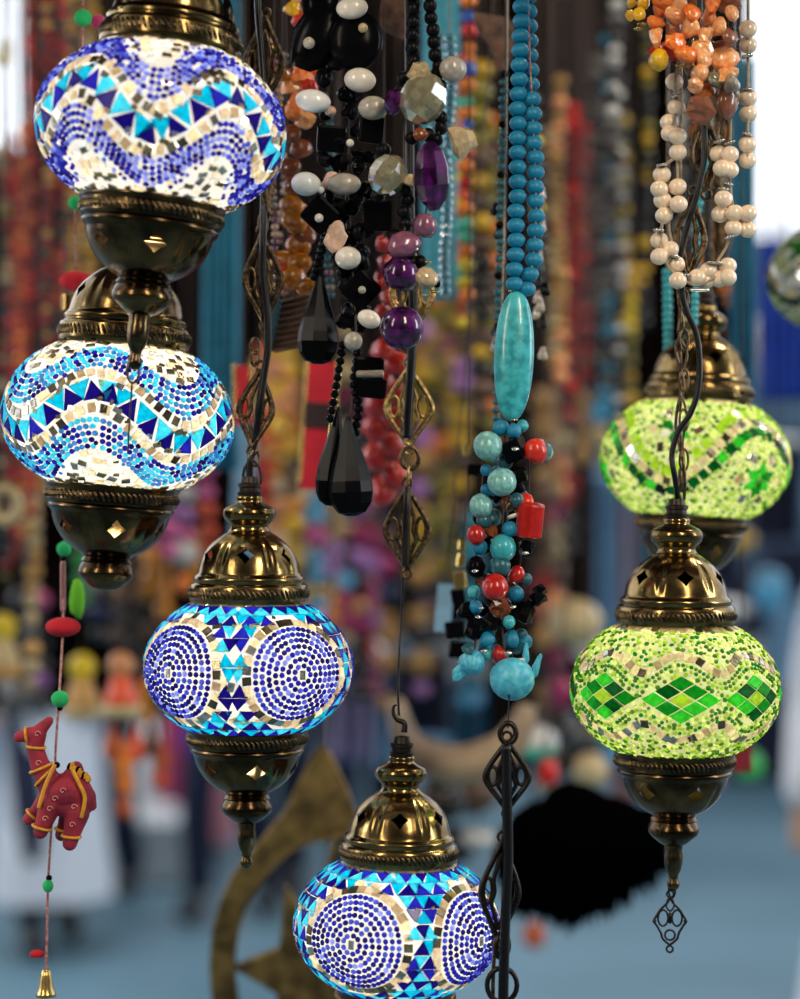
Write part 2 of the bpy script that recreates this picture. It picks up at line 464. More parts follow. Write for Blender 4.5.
    def fill(s, rad, mats, tries, kind='seed', vlo=None, vhi=None, test=None, slack=0.85):
        lo = s.smin+rad*0.6 if vlo is None else vlo; hi = s.smax-rad*0.6 if vhi is None else vhi
        for _ in range(tries):
            phi = R.uniform(0, 2*PI); v = R.uniform(lo, hi)
            if test and not test(phi, v): continue
            if R.random() > s.rad(v)/A_R+0.05: continue
            if s.free(phi, v, rad, True, slack):
                m = R.choice(mats)
                if kind == 'seed': s.dome(phi, v, rad*R.uniform(0.75, 1.0), rad*R.uniform(0.65, 0.95), m, 1.7, R.uniform(0, PI), 6)
                elif kind == 'rect': s.rect(phi, v, rad*1.9, rad*1.3, m, R.choice((0, 0.3, -0.4, 1.4)), jit=0.6)
                elif kind == 'shard':
                    a0 = R.uniform(0, PI); n = R.choice((3, 4, 4, 5))
                    s.poly(phi, v, [(rad*R.uniform(.7, 1.05)*math.cos(a0+2*PI*i/n), rad*R.uniform(.7, 1.05)*math.sin(a0+2*PI*i/n)) for i in range(n)], m, 1.2)
    def collar_row(s, v, w_, h_, mats):
        s.row(lambda p: v, 0, w_, h_, 1.6, mats, 'rect', jit=0.4, check=False)
    def finish(s, parent, groutmat):
        prof = []
        for i in range(0, 49):
            a = s.al[0]+(s.al[-1]-s.al[0])*i/48; b = B_T if a > 0 else B_B
            prof.append((A_R*math.cos(a)*s.k, b*math.sin(a)*s.k))
        V, Fc = g_lathe(prof, 96, False); s.mb.add(V, Fc, groutmat, True)
        return s.mb.build('mosaic_globe', parent)

MIR = ['mirror_silver', 'mirror_gold', 'smoke_glass', 'mirror_dark', 'sand_glass', 'sand_glass', 'cream_glass']
def globe_wave(k, amp, n, ph, c, light):
    g = Globe(k); fn = lambda p: c-amp*math.cos(n*(p-ph))
    bl = ['blue_deep', 'blue_mid', 'blue_mid', 'blue_soft', 'blue_pale'] if not light else ['blue_deep', 'blue_mid', 'sky_blue', 'cyan_pale', 'cyan_pale', 'sky_blue']
    g.row(fn, 0, 10.5, 18.5, 0.6, lambda i: ('blue_deep' if R.random() < .75 else 'blue_mid') if i % 2 == 0 else R.choice(['cyan', 'cyan_pale']), 'zig', occ=7.2, check=False)
    for o in (-16.5, 16.5): g.row(fn, o, 7.2, 8.0, 3.0, MIR, 'rect', jit=0.5, occ=4.5, check=False)
    for q in range(5):
        g.row(fn, -27-q*6.1, 5.6, 5.2, 0.15, lambda i, q=q: R.choice(bl), 'seed', flat=True)
    for q in range(5):
        g.row(fn, 27+q*6.1, 5.6, 5.2, 0.15, lambda i, q=q: R.choice(bl), 'seed', flat=True)
    band = lambda p, v: 22 < abs(v-fn(p))/math.sqrt(1+(amp*n*math.sin(n*(p-ph))/A_R)**2) < 48
    g.fill(2.5, bl, 5000, 'seed', test=band, slack=.74)
    g.fill(4.2, ['mirror_silver', 'mirror_gold', 'cream_glass', 'clear_glass', 'mirror_gold'], 2500, 'rect')
    g.fill(2.6, ['mirror_gold', 'clear_glass', 'cream_glass'], 1500, 'rect')
    return g
def globe_circles(k, ph0):
    g = Globe(k); step = math.radians(77.5); cs = [ph0+i*step for i in range(4)]
    bl = ['blue_deep', 'blue_mid', 'blue_mid', 'blue_soft', 'blue_deep']
    def ring(pc, rad, w_, h_, gap, mats, kind):
        n = max(4, int(2*PI*rad/(w_+gap)))
        for i in range(n):
            t = 2*PI*(i+R.uniform(-.08, .08))/n; v = 1+rad*math.sin(t)
            if not (g.smin+h_*.6 < v < g.smax-h_*.6): continue
            phi = pc+rad*math.cos(t)/(0.5*g.rad(v)+0.5*A_R)
            m = R.choice(mats)
            if kind == 'seed': g.dome(phi, v, w_/2, h_/2, m, 2.0, t+PI/2)
            else: g.rect(phi, v, w_, h_, m, t+PI/2, jit=0.4)
            g.free(phi, v, max(w_, h_)/2, True, 0)
    for pc in cs:
        g.rect(pc, 1, 6, 9, 'mirror_silver'); g.free(pc, 1, 4, True, 0)
        for q, rr in enumerate((9, 15.6, 22.2, 28.8, 35.4, 42.0, 48.6)):
            ring(pc, rr, 6.0, 5.7, 0.25, bl if q % 3 != 2 else bl+['blue_pale', 'blue_soft'], 'seed')
        ring(pc, 57.2, 8.6, 8.6, 1.4, MIR, 'rect')
    def incircle(phi, v, rr=62):
        for pc in cs:
            d = (phi-pc+PI) % (2*PI)-PI
            if math.hypot(d*(0.5*g.rad(v)+0.5*A_R), v-1) < rr: return True
        return False
    # triangles between the roundels, in rows
    v = g.smin+8; j = 0
    while v < g.smax-7:
        phi = 0.0; i = j; r = g.rad(v); d = 8.2/r
        while phi < 2*PI-d:
            mid_ = min(abs((phi-(pc_+step/2)+PI) % (2*PI)-PI) for pc_ in [cs[0]-step]+cs)*r
            if not incircle(phi, v, 63) and (mid_ < 15+.009*v*v or min(abs((phi-pc_+PI) % (2*PI)-PI) for pc_ in cs) > step*.7):
                if g.free(phi, v, 4.6, True, 0.7):
                    hh = 7.1; ww = 8.2+R.uniform(-.8, .8)
                    pts = [(-ww, -hh), (ww, -hh), (R.uniform(-3, 3), hh)] if i % 2 == 0 else [(ww, hh), (-ww, hh), (R.uniform(-3, 3), -hh)]
                    g.poly(phi, v, pts, R.choice(['blue_deep', 'blue_mid', 'blue_deep']) if (i+j//2) % 2 == 0 else R.choice(['cyan', 'cyan_pale']), 1.4)
            phi += d; i += 1
        v += 15; j += 1
    g.fill(5.0, MIR+['cream_glass'], 1500, 'rect', slack=.8); g.fill(3.4, ['cream_glass', 'sand_glass', 'cyan_pale', 'mirror_gold'], 1500, 'shard')
    return g
LIME = ['lime', 'lime_pale', 'lime', 'lime_dark', 'lime_pale', 'green_mid', 'lime_pale']
def globe_diamonds(k):
    g = Globe(k); n = 8; st = 2*PI/n; HW, HH = 40.0, 24.0; cs = [i*st-0.08 for i in range(n)]
    for pc in cs:
        for a in range(-1, 2):
            for b in range(-1, 2):
                u = (a+b)*HW/3.0; v = (a-b)*HH/3.0
                pts = [(HW/3*.93, 0), (0, HH/3*.93), (-HW/3*.93, 0), (0, -HH/3*.93)]
                m = 'lime' if a == b == 0 else R.choice(['green_mid', 'green_bright', 'green_mid', 'green_bright', 'green_deep'])
                g.poly(pc+u/A_R, v, pts, m, 1.4); 
                g.free(pc+u/A_R, v, 10.0, True, 0)
    def tri(p):
        t = ((p+0.08)/st) % 1.0; t = min(t, 1-t)*2; return 1-t
    def up(p): return 8+19*(0.5*(1-math.cos(PI*tri(p))))
    def dn(p): return -up(p)
    sd = ['lime_dark', 'lime', 'green_mid', 'lime_dark', 'lime_pale']
    for q in range(2):
        g.row(up, 3.4+q*4.7, 4.3, 4.2, 0.3, sd, 'seed'); g.row(dn, -3.4-q*4.7, 4.3, 4.2, 0.3, sd, 'seed')
    g.row(up, 17, 7.4, 8.6, .9, MIR+['cream_glass', 'sand_glass'], 'rect', jit=.4, occ=5.2, check=False)
    g.row(dn, -17, 7.4, 8.6, .9, MIR+['cream_glass', 'sand_glass'], 'rect', jit=.4, occ=5.2, check=False)
    g.collar_row(g.smax-5.5, 8, 8, MIR)
    g.fill(3.0, LIME+['lime_dark'], 9000, 'seed', slack=.74)
    g.fill(1.9, LIME, 6000, 'seed', slack=.74)
    return g
def globe_star(k, ph, dark=False):
    g = Globe(k); n = 3; fn = lambda p: -2-37*math.cos(n*(p-ph))
    gr = ['green_mid', 'green_bright', 'green_deep', 'black_glass', 'green_deep'] if not dark else ['black_glass', 'black_glass', 'green_deep']
    g.row(fn, 0, 11.5, 11, 1.3, gr, 'rect', jit=.4, occ=6.6, check=False)
    g.row(fn, 12.3, 9.5, 9.5, 1.4, MIR+['sand_glass'], 'rect', jit=.4, occ=6, check=False)
    g.row(fn, 24.3, 11, 11, 1.4, ['lime', 'lime', 'lime_pale'] if not dark else ['mirror_silver', 'clear_glass'], 'rect', jit=.4, occ=6.6, check=False)
    def star(pc, v, rr, m1, m2):
        for i in range(6):
            t = PI/6+i*PI/3; r = rr
            pts = [(0.5, 0), (r*.5, r*.27), (r, 0), (r*.5, -r*.27)]
            g.poly(pc, v, pts, R.choice(m1), 1.5, t)
            g.free(pc+0.55*r*math.cos(t)/g.rad(v), v+0.55*r*math.sin(t), r*.3, True, 0)
        for i in range(6):
            t = i*PI/3; d = rr*1.2
            g.rect(pc+d*math.cos(t)/g.rad(v), v+d*math.sin(t), rr*.5, rr*.35, R.choice(m2), t+0.6)
            g.free(pc+d*math.cos(t)/g.rad(v), v+d*math.sin(t), rr*.26, True, 0)
    for i in range(n):
        star(ph+(i+.5)*2*PI/n, -20, 23, ['green_bright', 'green_mid'], MIR)
        star(ph+i*2*PI/n+.05, 32, 21, ['green_bright', 'clear_glass', 'green_mid'], MIR)
    g.collar_row(g.smax-5, 8, 7, MIR)
    pal = LIME if not dark else ['lime_dark', 'green_mid', 'lime_pale', 'clear_glass']
    g.fill(3.1, pal, 9000, 'seed', slack=.74); g.fill(1.9, pal, 6000, 'seed', slack=.74)
    return g

def resample(pts, step):
    p = smooth_path(pts, 10); out = [p[0]]; acc = 0
    for a, b in zip(p[:-1], p[1:]):
        acc += np.linalg.norm(b-a)
        if acc >= step: out.append(b); acc = 0
    out.append(p[-1]); return out
def shell_with_holes(prof, k, z_hole, hr_rows, nholes, ph, half_cols=3, seg=96, flute=0.0, mat='brass', zf=None):
    """lathed metal shell with fluting and diamond shaped openings"""
    nr = len(prof); V = []
    ih = min(range(nr), key=lambda i: abs(prof[i][1]-z_hole))
    z0, z1 = zf
    for i, (r, z) in enumerate(prof):
        for j in range(seg):
            a = 2*PI*j/seg
            d = 0.0
            if z0 < z < z1 and flute:
                t = (z-z0)/(z1-z0); e = math.sin(PI*t)
                x = ((a-ph)*nholes/(2*PI)+0.5) % 1.0-0.5      # 0 at the groove
                d = -flute*e*math.exp(-(x/(0.07*e+1e-3))**2)+flute*0.35*e*math.exp(-((abs(x)-0.12)/0.05)**2)
            V.append(((r+d)*math.cos(a)*k, (r+d)*math.sin(a)*k, z*k))
    skip = set(); Fc = []; R_, H_ = half_cols, hr_rows
    for h in range(nholes):
        jc = int(round((ph/(2*PI)+(h+.5)/nholes)*seg)) % seg
        for di in range(-H_, H_):
            for dj in range(-R_, R_): skip.add((ih+di, (jc+dj) % seg))
        I = lambda i, j: (ih+i)*seg+(jc+j) % seg
        # four corner pieces around a diamond opening, its sides drawn slightly in
        def mid(a, b):
            va, vb = np.array(V[a]), np.array(V[b]); m = (va+vb)/2; cpt = np.array(V[I(0, 0)]); V.append(tuple(m+(cpt-m)*0.12)); return len(V)-1
        T, B, L, Rr = I(H_, 0), I(-H_, 0), I(0, -R_), I(0, R_)
        m1, m2, m3, m4 = mid(T, Rr), mid(Rr, B), mid(B, L), mid(L, T)
        Fc.append([T, m1, Rr]+[I(i, R_) for i in range(1, H_)]+[I(H_, j) for j in range(R_, 0, -1)])
        Fc.append([Rr, m2, B]+[I(-H_, j) for j in range(1, R_)]+[I(i, R_) for i in range(-H_, 0)])
        Fc.append([B, m3, L]+[I(i, -R_) for i in range(-1, -H_, -1)]+[I(-H_, j) for j in range(-R_, 0)])
        Fc.append([L, m4, T]+[I(H_, j) for j in range(-1, -R_, -1)]+[I(i, -R_) for i in range(H_, 0, -1)])
    for i in range(nr-1):
        for j in range(seg):
            if (i, j) in skip: continue
            a = i*seg+j; b = i*seg+(j+1) % seg; Fc.append((a, b, b+seg, a+seg))
    mb = MB(); mb.add(V, Fc, mat, True); return mb
def rope_band(k, r, z, hgt, n=74):
    """twisted rope moulding round the metal"""
    seg = n*6; rows = 9; V = []; Fc = []
    for i in range(rows):
        t = i/(rows-1); zz = z-hgt/2+hgt*t; bul = math.sin(PI*t)
        for j in range(seg):
            a = 2*PI*j/seg; w_ = abs(math.sin(n*a/2+(t-.5)*3.4)); rr = r-4+max(0,bul)**0.45*(1.4+4.6*w_**0.7)
            V.append((rr*math.cos(a)*k, rr*math.sin(a)*k, zz*k))
    for i in range(rows-1):
        for j in range(seg):
            a = i*seg+j; b = i*seg+(j+1) % seg; Fc.append((a, b, b+seg, a+seg))
    mb = MB(); mb.add(V, Fc, 'brass_dark', True); return mb
def filigree(k, w_, h_, mat='filigree', grains=True):
    mb = MB()
    T = lambda pts, r, closed=False, n=7: mb.add(*g_tube(smooth_path([(x*k, 0, z*k) for x, z in pts], n, closed), r*k, 6, closed), mat)
    side = [(0, .5), (.06, .43), (.20, .31), (.40, .13), (.5, -.02), (.42, -.15), (.20, -.33), (0, -.5)]
    for s in (-1, 1):
        pts = [(s*x*w_, z*h_) for x, z in side]; T(pts, 3.1)
        T([(s*x*w_, z*h_) for x, z in [(0, .36), (.10, .22), (.17, .10), (.14, -.02), (.20, -.14), (.12, -.24), (0, -.40)]], 2.4)
        T([(s*(.32+.11*math.cos(a))*w_, (-.01+.13*math.sin(a))*h_) for a in [i*PI/4 for i in range(8)]], 2.1, True, 4)
        if grains:
            p = smooth_path([(x, 0, z) for x, z in pts], 6); acc = 0
            for a, b in zip(p[:-1], p[1:]):
                acc += np.linalg.norm(b-a)
                if acc > 2.6:
                    acc = 0
                    for y in (-1, 1):
                        V, Fc = g_sphere(5, 3); mb.add(xf(V, (b[0]*k, y*2.5*k, b[2]*k), scale=(1.35*k,)*3), Fc, mat, False)
    for s in (1, -1):
        T([(4.6*math.cos(a), s*(h_*.5+3.5)+4.6*math.sin(a)) for a in [i*PI/4 for i in range(8)]], 1.7, True, 4)
    return mb

CAP = [(9, 176), (12, 175.5), (14, 174), (13, 170), (18, 167), (25, 163), (27, 158), (25.5, 152), (20.5, 147), (19.5, 143), (22, 139), (25.5, 137), (31, 133),
       (38, 127), (44.5, 119), (49, 110), (51.5, 102), (53, 96), (56, 93.5), (57, 90.5), (55.5, 88), (58, 86), (60, 83.5), (60.5, 70), (58, 69), (56, 66), (57, 62)]
CUP = [(61, -60), (62.5, -62), (62, -64.5), (60.5, -66), (60.5, -77), (59, -79), (57, -80), (58.5, -82), (57.5, -85), (54.5, -88), (53, -94), (49, -103), (43, -112), (35, -119.5), (28, -124),
       (23, -126.5), (21.5, -129), (24, -131.5), (22.5, -133.5), (24.5, -137), (26, -142), (24.5, -147), (19, -152), (14, -156), (11, -157.5), (9.5, -158)]
STEM = [(9.5, -157), (8.8, -165), (9.6, -168), (9.4, -176), (7.5, -184), (5.2, -188), (4.6, -193), (6.3, -196), (6.3, -200), (4.5, -203), (1.5, -205)]

def lamp(px, py, r_px, D, tilt, globe, label, warm=(1.0, 0.93, 0.8), watt=0.62, spin=0.0, grt='grout_white', cup=True, stem=True):
    k = r_px*D/F/106.0*0.98
    root = empty('mosaic_lamp', P(px, py, D), label, 'lamp'); root.rotation_euler = (0, math.radians(tilt), 0)
    g = globe(k); g.finish(root, grt)
    cap = shell_with_holes(resample(CAP, 2.0), k, 116, 4, 6, spin, flute=1.8, zf=(96, 136)).build('top_cap', root, sharp=1.0)
    rope_band(k, 60.5, 77, 14).build('rope_band', cap)
    if cup:
        c = shell_with_holes(resample(CUP, 2.0), k, -101, 4, 6, spin+0.25, flute=1.8, mat='brass_cup_shaded', zf=(-124, -88)).build('bottom_cup', root, sharp=1.0)
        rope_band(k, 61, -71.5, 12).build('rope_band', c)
    if stem:
        mb = MB(); V, Fc = g_lathe([(a*k, b*k) for a, b in STEM], 24); mb.add(V, Fc, 'brass_dark'); mb.build('finial', root, sharp=0.9)
    # nipple where the cable enters
    mb = MB(); mb.add(*g_lathe([(a*k, b*k) for a, b in [(12, 175), (12.5, 179), (10.5, 180), (10.5, 184), (12, 185), (12, 188), (9, 189), (8, 195), (3, 196)]], 24), 'iron'); mb.build('cable_gland', root, sharp=0.8)
    # the bulb: a small glass bulb below its holder, lit
    mb = MB(); mb.add(*g_lathe([(a*k, b*k) for a, b in [(55, 66), (55, 62), (14, 62), (14, 40), (9, 38)]], 32), 'brass_dark', False); mb.build('bulb_holder', root)
    l = bpy.data.lights.new('bulb', 'POINT'); l.energy = 0.74*watt*(k*106/0.08)**2; l.color = warm; l.shadow_soft_size = 16*k
    b = bpy.data.objects.new('bulb', l); C.objects.link(b); b.parent = root; b.location = (0, 0, 10*k)
    return root, k
# --------------------------------------------------- the seven lamps
rad = math.radians
LA, kA = lamp(161, 131, 127, 1.40, 6.5, lambda k: globe_wave(k, 21.5, 5, rad(3), 3, False), 'large lit white and cobalt blue wave mosaic lamp hanging highest at the left', watt=.58)
LB, kB = lamp(118, 419, 117, 1.50, 4.5, lambda k: globe_wave(k, 21, 4, rad(42), 1, True), 'lit blue and turquoise wave mosaic lamp hanging right below the highest lamp', stem=False)
LC, kC = lamp(248, 668, 106, 1.49, 0.5, lambda k: globe_circles(k, rad(-43)), 'lit blue roundel mosaic lamp with full bottom cup, upper of the two with circles')
LD, kD = lamp(397, 926, 105, 1.47, 1.5, lambda k: globe_circles(k, rad(-25)), 'lit blue roundel mosaic lamp cut by the bottom edge of the photo', stem=True)
LE, kE = lamp(695, 461, 96, 1.68, 3.5, lambda k: globe_star(k, rad(-25)), 'lit lime green mosaic lamp with wavy band and star flowers, behind the hanging cable', (1.0, 0.97, 0.72), watt=.43, grt='grout_cream', spin=.2)
LF, kF = lamp(675, 690, 106, 1.49, 0.5, lambda k: globe_diamonds(k), 'lit lime green mosaic lamp with a row of emerald diamonds and filigree pendant', (1.0, 0.97, 0.72), watt=.43, grt='grout_cream', spin=.05)
LG, kG = lamp(850, 278, 83, 1.92, 0, lambda k: globe_star(k, rad(-60), True), 'unlit dark green and white mosaic lamp cut by the right edge of the photo', watt=0.02, grt='grout_white')

# --------------------------------------------------- cables, filigree chains and pendants of the lamps
def rel(root, *pts):
    inv = root.rotation_euler.to_matrix().inverted()
    return [tuple(inv @ (P(*p)-root.location)) for p in pts]
def cable(root, pts, r_px, mat='cable', name='cable', n=8):
    mb = MB(); mb.add(*g_tube(smooth_path(rel(root, *pts), n), r_px*K(pts[0][2]), 8), mat); return mb.build(name, root)
def link(root, px, py, D, w_, h_, rot=0.0, mat='filigree', twist=0.0, name='filigree_link', grains=True):
    o = filigree(K(D), w_, h_, mat, grains).build(name, root)
    o.location = rel(root, (px, py, D))[0]
    o.rotation_euler = (0, rot-root.rotation_euler.y, twist); return o
def ring(root, px, py, D, rx, rz, wire, mat='iron', twist=0.0, name='chain_ring'):
    mb = MB(); k = K(D)
    mb.add(*g_tube([(rx*k*math.cos(a), 0, rz*k*math.sin(a)) for a in [2*PI*i/20 for i in range(20)]], wire*k, 6, True), mat)
    o = mb.build(name, root); o.location = rel(root, (px, py, D))[0]; o.rotation_euler = (0, -root.rotation_euler.y, twist); return o

# lamp C: dark cable running down through filigree links
D = 1.49
ring(LC, 252, 478, D, 9, 17, 1.6)
cable(LC, [(250, 484, D), (250, 462, D), (255, 440, D), (259, 410, D-.006), (264, 375, D-.006), (268, 345, D-.006), (267, 310, D-.006), (263, 270, D-.006), (263, 235, D-.006), (264, 180, D), (265, 120, D-.006), (262, 60, D-.006), (258, 10, D-.006), (256, -60, D)], 3.6)
link(LC, 256, 408, D, 34, 78, 0.10); link(LC, 263, 278, D, 37, 88, -0.03); link(LC, 264, 62, D, 37, 92, 0.03); link(LC, 268, 178, D, 20, 70, .05, twist=1.1)
for y in (222, 226, 346, 358, 458): ring(LC, 263 if y < 300 else 255, y, D, 5, 8, 1.5, 'filigree', twist=.7)
# lamp F: twisted cable pair, loops of wire chain, filigree links
D = 1.47
cable(LF, [(678, 500, D+.02), (675, 478, D), (672, 455, D), (678, 432, D), (690, 414, D), (698, 390, D), (699.5, 360, D), (696, 333, D), (687, 312, D), (682, 292, D), (680, 262, D), (686, 230, D), (697, 195, D), (704, 160, D), (704, 120, D), (700, 60, D), (699, -60, D)], 3.0)
cable(LF, [(684, 500, D+.02), (685, 480, D+.01), (682, 455, D+.01), (676, 430, D+.012), (678, 405, D+.01), (684, 385, D+.01), (676, 350, D+.01), (683, 325, D+.01), (678, 290, D+.01), (680, 200, D+.02), (682, -60, D+.02)], 1.6, 'filigree', 'chain_wire')
cable(LF, [(681, 490, D+.015), (684, 468, D+.015), (683, 440, D+.015), (687, 415, D+.015), (680, 385, D+.015), (687, 355, D+.015), (678, 330, D+.015), (688, 300, D+.015)], 1.3, 'filigree', 'chain_wire')
for i, y in enumerate(range(300, 490, 20)): ring(LF, 682+(-1)**i*2, y, D+.01, 5, 11, 1.3, 'filigree', twist=.4+(i % 2)*1.2)
link(LF, 690, 238, D+.012, 30, 86, 0.05); link(LF, 705, 152, D+.012, 28, 78, -0.03); link(LF, 700, 60, D+.012, 28, 84)
D = 1.49
ring(LF, 672, 889, D, 3.4, 9, 1.0, 'iron')
def pendant(root, px, py, D):
    k = K(D); mb = MB()
    T = lambda pts, r=1.2, c=False: mb.add(*g_tube(smooth_path([(x*k, 0, z*k) for x, z in pts], 6, c), r*k, 6, c), 'iron')
    for s in (-1, 1):
        T([(0, 24), (s*3, 18), (s*9, 12), (s*13, 6), (s*16, 0), (s*13, -5), (s*9, -12), (s*7, -18), (0, -24)], 1.3)
        T([(s*(7+5*math.cos(a)), 3+8*math.sin(a)) for a in [i*PI/4 for i in range(8)]], 1.1, True)
        mb.add(xf(SPHL[0], (s*15.5*k, 0, 0), scale=(2.2*k,)*3), SPHL[1], 'iron')
    T([(0, 24), (-4, 16), (0, 10), (4, 16)], 1.0, True)
    T([(5*math.cos(a), -14+5*math.sin(a)) for a in [i*PI/4 for i in range(8)]], 1.1, True)
    mb.add(xf(SPHL[0], (0, 0, 3*k), scale=(3*k, 2*k, 6*k)), SPHL[1], 'iron')
    T([(3.4*math.cos(a), 27+3.4*math.sin(a)) for a in [i*PI/4 for i in range(8)]], 1.1, True)
    T([(3.2*math.cos(a), -28+3.2*math.sin(a)) for a in [i*PI/4 for i in range(8)]], 1.1, True)
    o = mb.build('filigree_pendant', root); o.location = rel(root, (px, py, D))[0]; return o
pendant(LF, 670, 921, D)
# lamp A: hook and a thin hanging wire below the finial
D = 1.40
ring(LA, 133, 372, D, 6, 11, 1.2)
cable(LA, [(132, 382, D), (131, 400, D), (129, 430, D), (128, 452, D)], 0.9, 'iron', 'wire')
cable(LA, [(196, -30, D), (200, -60, D), (200, -90, D)], 4)
# lamp B: its cable goes up behind the highest lamp
cable(LB, [(134, 205, 1.505), (150, 100, 1.56), (152, 0, 1.57), (152, -60, 1.57)], 3.4)
# lamp E and the edge lamp
D = 1.68
cable(LE, [(706, 296, D), (707, 250, D), (708, 190, D), (706, 100, D), (706, -60, D)], 4)
link(LE, 716, 232, D, 28, 84); link(LE, 716, 130, D, 28, 84)
cable(LG, [(850, 126, 1.92), (850, -70, 1.92)], 3)
# lamp D hangs from a hook: short open hook on its top, thin wire above
D = 1.47
mb = MB(); k = K(D)
mb.add(*g_tube(smooth_path([(x*k, 0, z*k) for x, z in [(2, 194), (2, 203), (-5, 206), (-9, 212), (-9, 219), (-6, 221)]], 6), lambda t: (3.4-2.4*t)*k, 8), 'iron'); mb.build('hook', LD)

# chain of filigree links with dark cable between the beads (the wire goes on down to the roundel lamp)
D = 1.50
CH = empty('filigree_chain', P(408, -60, D), 'bronze filigree link chain with dark cable, hanging between the purple bead and the lowest lamp', 'chain')
link(CH, 412, 292, D, 42, 84, 0.0, 'filigree_gold'); link(CH, 409, 406, D, 46, 80, 0.0, 'filigree_gold'); link(CH, 407, 528, D, 44, 84, 0.0, 'filigree')
ring(CH, 410, 458, D, 9, 11, 2.6, 'filigree'); ring(CH, 409, 476, D, 3, 9, 1.6, 'filigree_gold', twist=1.2)
cable(CH, [(407, 438, D-.008), (409, 400, D-.008), (412, 350, D-.008), (413, 290, D-.008), (410, 200, D), (409, -60, D)], 4.6)
cable(CH, [(405, 566, D-.005), (406, 540, D-.006), (407, 505, D-.006), (408, 488, D-.002)], 4.0, 'iron', 'bar')
cable(CH, [(404, 566, D), (401, 620, D+.02), (398, 680, D), (399, 715, D-.02)], 1.3, 'cable', 'wire')
D = 1.42
CD = empty('filigree_chain', P(507, 735, D), 'black openwork metal chain with thick dark rod in front of the lowest lamp\'s right edge', 'chain')
link(CD, 507, 775, D, 44, 70, 0.0, 'iron'); link(CD, 500, 890, D, 38, 100, 0.05, 'iron')
ring(CD, 508, 733, D, 8, 10, 3.2, 'iron'); ring(CD, 502, 946, D, 8, 12, 3, 'iron', twist=.6); ring(CD, 502, 985, D, 15, 17, 2.8, 'iron')
cable(CD, [(506, 745, D-.005), (507, 800, D-.006), (508, 860, D-.006), (505, 930, D-.006), (503, 1010, D-.006), (503, 1060, D)], 5.2)
cable(CD, [(495, 940, D), (493, 990, D), (494, 1050, D)], 2.0, 'filigree', 'fine_chain')
cable(CD, [(508, 728, D), (509, 690, D+.03), (508, 600, D+.1), (506, 300, D+.13), (506, -60, D+.13)], 0.8, 'cable', 'wire')

# ================================================================== NECKLACES
pm('turquoise_blue', (0.004, 0.24, 0.42), 0.45, scale=150, var=.3)
pm('turquoise_stone', (0.06, 0.50, 0.54), 0.3, scale=130, col2=(0.02, 0.27, 0.31), coat=.3)
pm('turquoise_pale', (0.24, 0.55, 0.50), 0.3, scale=3, col2=(0.12, 0.33, 0.32), coat=.3)
pm('turquoise_sky', (0.12, 0.60, 0.74), 0.35, scale=2.5, col2=(0.05, 0.38, 0.55))
pm('teal_dark', (0.02, 0.12, 0.15), 0.3)
pm('coral_red', (0.50, 0.010, 0.004), 0.25, scale=2, coat=.4)
pm('coral_bright', (0.72, 0.025, 0.006), 0.3, scale=2, coat=.4)
pm('jet', (0.003, 0.003, 0.004), 0.2); M['jet'].node_tree.nodes['Principled BSDF'].inputs['Specular IOR Level'].default_value = 0.05
pm('jet_matt', (0.004, 0.004, 0.005), 0.35); M['jet_matt'].node_tree.nodes['Principled BSDF'].inputs['Specular IOR Level'].default_value = 0.12
pm('pearl', (0.78, 0.70, 0.60), 0.25, scale=2, var=.1, coat=.4)
pm('pearl_white', (0.85, 0.84, 0.80), 0.22, scale=2, var=.08, coat=.4)
pm('pearl_grey', (0.42, 0.37, 0.30), 0.25, scale=2, coat=.4)
pm('pearl_peach', (0.98, 0.76, 0.54), 0.18, scale=2, var=.08, coat=.8)
pm('shell_beige', (0.78, 0.50, 0.36), 0.35, scale=2)
pm('amethyst', (0.085, 0.006, 0.10), 0.12, scale=1.5, col2=(0.015, 0.002, 0.02), coat=.2)
pm('mauve_stone', (0.26, 0.08, 0.13), 0.2, scale=2, col2=(0.16, 0.06, 0.11), coat=.5)
pm('smoky_quartz', (0.50, 0.44, 0.25), 0.06, scale=2, trans=.6, coat=.5)
pm('gold_crystal', (0.85, 0.62, 0.34), 0.08, scale=2, trans=.35, coat=.6)
pm('gold', (0.72, 0.48, 0.16), 0.25, 1.0)
pm('silver', (0.7, 0.68, 0.64), 0.25, 1.0)
pm('amber', (0.50, 0.17, 0.003), 0.25, scale=2, col2=(0.28, 0.07, 0.002), coat=.4, sub=.3)
pm('amber_dark', (0.22, 0.05, 0.01), 0.2, scale=2, coat=.4)
pm('orange_stone', (0.90, 0.13, 0.015), 0.22, scale=2, col2=(0.90, 0.30, 0.05), coat=.4, sub=.3)
pm('yellow_stone', (1.0, 0.55, 0.01), 0.22, scale=2, coat=.4, sub=.3)
pm('peach_stone', (0.95, 0.52, 0.24), 0.22, scale=2, col2=(0.85, 0.30, 0.08), coat=.4, sub=.3)
pm('brown_stone', (0.30, 0.10, 0.05), 0.22, scale=2, coat=.4)
pm('grey_stone', (0.34, 0.27, 0.20), 0.25, scale=2, coat=.4)
pm('aqua_crystal', (0.15, 0.50, 0.60), 0.08, scale=2, trans=.5, coat=.5)
pm('garnet_string', (0.20, 0.01, 0.015), 0.15, scale=2, coat=.4)
pm('leather_brown', (0.14, 0.06, 0.03), 0.6, scale=300, bump=.5)
pm('leather_teal', (0.02, 0.07, 0.08), 0.5, scale=300, bump=.5)
pm('red_fabric', (0.72, 0.01, 0.03), 0.7, scale=40, var=.15)
pm('dark_band', (0.03, 0.006, 0.008), 0.6)
rr_ = lambda a=3.1: (R.uniform(-a, a), R.uniform(-a, a), R.uniform(-a, a))

